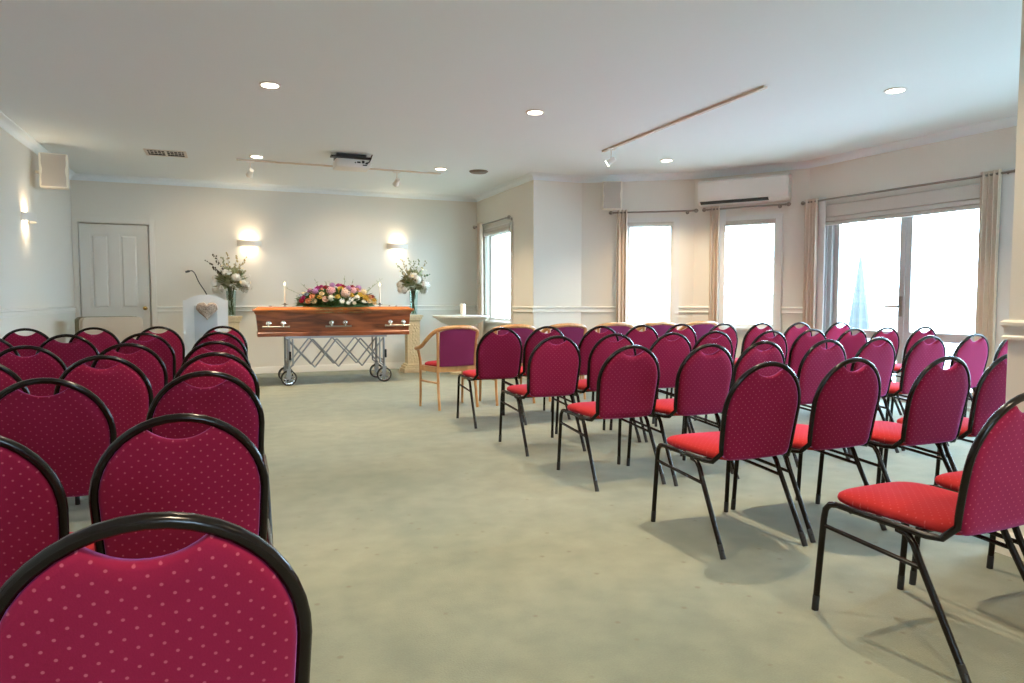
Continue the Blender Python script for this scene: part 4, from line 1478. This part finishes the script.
bouquet(0.035, 10.72, 0.8725, 21, 'glass vase of white blooms with dark budded twigs behind the lectern',
        ((-0.75, 0.75, 0.42, 'twig'), (-0.5, 0.95, 0.42, 'twig'), (-0.62, 0.62, 0.36, 'twig'), (-0.1, 1, 0.42, 'bud'), (0.25, 1, 0.40, 'bud'), (0.5, 0.9, 0.40, 'bud'), (0.7, 0.6, 0.30, 'leaf2'), (-0.3, 1.0, 0.36, 'leaf2')))
bouquet(2.625, 10.52, 0.8725, 22, 'glass vase of white blooms and pale sprigs beside the white bowl',
        ((-0.7, 0.8, 0.38, 'leaf2'), (-0.45, 0.95, 0.40, 'bud'), (-0.2, 1, 0.38, 'leaf2'), (0.05, 1, 0.36, 'leaf2'), (0.25, 1, 0.38, 'leaf2'), (0.5, 0.9, 0.38, 'bud'), (0.7, 0.5, 0.32, 'leaf'), (-0.6, 0.5, 0.3, 'leaf2')))

# ------------------------------------------------------------------ white bowl stand with pillar candle
bx, by = 3.20, 9.95
root = empty('bowl_stand', (bx, by, 0))
MB().lathe([(0.17, 0), (0.17, 0.03), (0.12, 0.06), (0.085, 0.10), (0.075, 0.35), (0.085, 0.60), (0.12, 0.68), (0.13, 0.70), (0.05, 0.70)], n=28).build('column', 'stone', root, smooth=40)
MB().lathe([(0.10, 0.70), (0.16, 0.712), (0.27, 0.755), (0.36, 0.815), (0.405, 0.842), (0.42, 0.848), (0.42, 0.868), (0.405, 0.872), (0.34, 0.868), (0.20, 0.862), (0.001, 0.860)], n=40).build('bowl', 'bowl', root, smooth=40)
tag(root, 'wide shallow white bowl on a cream column by the corner window', 'bowl stand')
root = empty('pillar_candle_dish', (bx + 0.03, by, 0.860))
MB().lathe([(0.040, 0), (0.044, 0.004), (0.030, 0.012), (0.030, 0.030), (0.046, 0.036), (0.046, 0.042), (0.02, 0.042)], n=20).build('dish', 'plaster', root, smooth=40)
tag(root, 'small white footed dish under the pillar candle on the bowl', 'candle holder')
root = empty('pillar_candle', (bx + 0.03, by, 0.902))
MB().lathe([(0.036, 0), (0.038, 0.004), (0.038, 0.135), (0.034, 0.142), (0.02, 0.138), (0.001, 0.138)], n=20).build('wax', 'wax', root, smooth=40)
MB().tube([(0, 0, 0.136), (0, 0, 0.155)], 0.002, 5).build('wick', 'dark', root)
tag(root, 'thick white pillar candle standing on the wide white bowl', 'candle')

# ------------------------------------------------------------------ lectern, wicker heart, gooseneck microphone
lx, ly = -0.255, 9.05
root = empty('lectern', (lx, ly, 0))
hw, hs, ht = 0.245, 1.075, 1.165
poly = [(-hw, 0), (hw, 0), (hw, hs - 0.02)]
for k in range(0, 17):
    t = 1 - 2 * k / 16
    poly.append((hw * t, hs + (ht - hs) * (1 - abs(t) ** 2.2)))
poly.append((-hw, hs - 0.02))
MB().prism(poly, lambda a, b, d: (a, d, b), 0, 0.045).build('front_board', 'lectern', root, smooth=30)
inner = [(-0.125, 0.12), (0.125, 0.12), (0.125, 1.035), (-0.125, 1.035)]
MB().prism(inner, lambda a, b, d: (a, d, b), -0.012, 0.002).build('front_panel', 'lecpanel', root)
for s in (-1, 1):
    mb = MB()
    mb.box((s * (hw - 0.012), 0.215, 0.52), (0.024, 0.34, 1.04))
    mb.build('side_panel', 'lectern', root)
mb = MB()
mb.box((0, 0.215, 1.06), (2 * hw, 0.38, 0.022), mtx=Matrix.Rotation(radians(-8), 3, 'X'))
mb.build('reading_board', 'lectern', root)
mb = MB()
mb.box((0, 0.215, 0.03), (2 * hw - 0.05, 0.33, 0.06))
mb.build('base', 'lectern', root)
tag(root, 'white arched-top lectern with a pale grey front panel', 'lectern')
heart = []
for k in range(40):
    t = 2 * pi * k / 40
    hx = 16 * sin(t) ** 3
    hy = 13 * cos(t) - 5 * cos(2 * t) - 2 * cos(3 * t) - cos(4 * t)
    heart.append((hx * 0.0068, hy * 0.0068))
root = empty('wicker_heart', (lx + 0.015, ly - 0.012, 0.985))
rr = random.Random(2)
mb = MB()
for sc, yy in ((1.0, -0.010), (0.86, -0.024), (0.72, -0.03), (0.58, -0.034), (0.44, -0.036), (0.3, -0.037), (0.16, -0.037)):
    pts = [(a * sc + rr.uniform(-.004, .004), yy + rr.uniform(-.004, .004), b * sc + rr.uniform(-.004, .004)) for a, b in heart]
    mb.tube(pts, 0.0085, 6, closed=True)
mb.build('woven_rings', 'wicker', root, smooth=60)
MB().prism([(a * 0.95, b * 0.95) for a, b in heart], lambda a, b, d: (a, d, b), -0.026, 0.0).build('backing', 'wicker', root)
mb = MB()
for k in range(70):
    t = rr.uniform(0, 2 * pi)
    a, b = heart[int(t / (2 * pi) * 40) % 40]
    s0_, s1_ = rr.uniform(0.1, 0.95), rr.uniform(0.3, 0.98)
    a2, b2 = heart[(int(t / (2 * pi) * 40) + rr.choice((-4, -3, 3, 4))) % 40]
    mb.tube([(a * s0_, -0.040, b * s0_), ((a * s0_ + a2 * s1_) / 2, -0.050, (b * s0_ + b2 * s1_) / 2), (a2 * s1_, -0.036, b2 * s1_)], 0.0035, 4)
mb.build('twigs', 'wicker', root, smooth=60)
tag(root, 'grey-brown wicker heart hung on the front of the lectern', 'heart wreath')
root = empty('gooseneck_microphone', (lx + 0.02, ly + 0.14, 1.082))
MB().lathe([(0.035, 0), (0.035, 0.012), (0.018, 0.022), (0.014, 0.05), (0.006, 0.055)], n=14).build('base', 'black', root, smooth=40)
MB().tube([(0, 0, 0.05), (-0.02, 0, 0.11), (-0.09, 0, 0.23), (-0.13, 0.0, 0.33), (-0.16, 0.0, 0.365), (-0.19, 0, 0.362)], 0.006, 8, smooth=5).build('neck', 'black', root, smooth=60)
MB().tube([(-0.185, 0, 0.362), (-0.20, 0, 0.360), (-0.235, 0, 0.350)], [0.010, 0.014, 0.011], 10).build('capsule', 'black', root, smooth=60)
tag(root, 'black gooseneck microphone rising from the white lectern', 'microphone')

# beige cabinet in front of the panelled door
root = empty('beige_cabinet', (-1.40, 10.10, 0), radians(20))
def rrect(w, z0, z1, rad):
    P = [(-w, z0), (w, z0)]
    for k in range(7):
        a = (pi / 2) * k / 6
        P.append((w - rad + rad * cos(a), z1 - rad + rad * sin(a)))
    for k in range(7):
        a = pi / 2 + (pi / 2) * k / 6
        P.append((-w + rad + rad * cos(a), z1 - rad + rad * sin(a)))
    return P
MB().prism(rrect(0.335, 0.06, 0.885, 0.05), lambda a, b, d: (a, d, b), -0.20, 0.0).build('body', 'beige', root, smooth=40)
MB().prism(rrect(0.345, 0.05, 0.89, 0.05), lambda a, b, d: (a, d, b), 0.0, 0.20).build('back_shell', 'olive', root, smooth=40)  # dark back half stands in for the strip of shadow beside the front
MB().box((0, 0, 0.03), (0.62, 0.34, 0.06)).build('plinth', 'olive', root)
MB().box((0, -0.206, 0.45), (0.56, 0.012, 0.66)).build('front_panel', 'beige', root)
tag(root, 'low beige cabinet with rounded top corners before the panelled door', 'cabinet')

# ------------------------------------------------------------------ outside the glass
mb = MB()
mb.box((18.0, 8.0, 0.55), (0.2, 44.0, 1.4))
mb.box((18.0, 8.0, 1.28), (0.3, 44.0, 0.06))
tag(mb.build('wall_boundary', 'render'), kind='structure')
root = empty('closed_parasol', (9.9, 8.80, -0.15))
MB().lathe([(0.02, 0), (0.02, 2.02)], n=10).build('pole', 'white', root, smooth=40)
MB().lathe([(0.26, 0), (0.26, 0.05), (0.06, 0.09), (0.03, 0.09)], n=20).build('base', 'stone', root, smooth=40)
mb = MB()
vs, fs = [], []
NN, NZ = 24, 8
for j in range(NZ + 1):
    v = j / NZ
    rad = 0.012 + 0.125 * v ** 0.8
    for k in range(NN):
        a = 2 * pi * k / NN
        q = rad * (1 + 0.28 * v * cos(8 * a))
        vs.append((q * cos(a), q * sin(a), 2.02 - 1.28 * v))
for j in range(NZ):
    for k in range(NN):
        fs.append((j * NN + k, j * NN + (k + 1) % NN, (j + 1) * NN + (k + 1) % NN, (j + 1) * NN + k))
fs += [tuple(range(NN)), tuple(NZ * NN + k for k in range(NN))]
mb.add(vs, fs)
mb.build('folded_canopy', 'parasol', root, smooth=40)
tag(root, 'folded grey-blue parasol standing outside the glazed garden doors', 'parasol')
rr = random.Random(8)
root = empty('garden_shrub', (7.55, 8.75, -0.15))
mb = MB()
for k in range(9):
    a = rr.uniform(0, 2 * pi)
    mb.tube([(0.03 * cos(a), 0.03 * sin(a), 0), (0.12 * cos(a), 0.12 * sin(a), 0.5), (0.25 * cos(a), 0.25 * sin(a), 0.95 + rr.uniform(-.1, .2))], [0.008, 0.003], 5, smooth=3)
mb.build('stems', 'twig', root)
mb = MB()
for k in range(150):
    a = rr.uniform(0, 2 * pi)
    h = rr.uniform(0.35, 1.05)
    q = 0.05 + 0.22 * h * rr.random()
    add_leaf(mb, (q * cos(a), q * sin(a), h), (cos(a), sin(a), 0.6), 0.07, 0.018, rr, 0.2)
tag(mb.build('foliage', 'darkleaf', root), kind='stuff')
tag(root, 'small leafy shrub outside the second bay window', 'shrub')
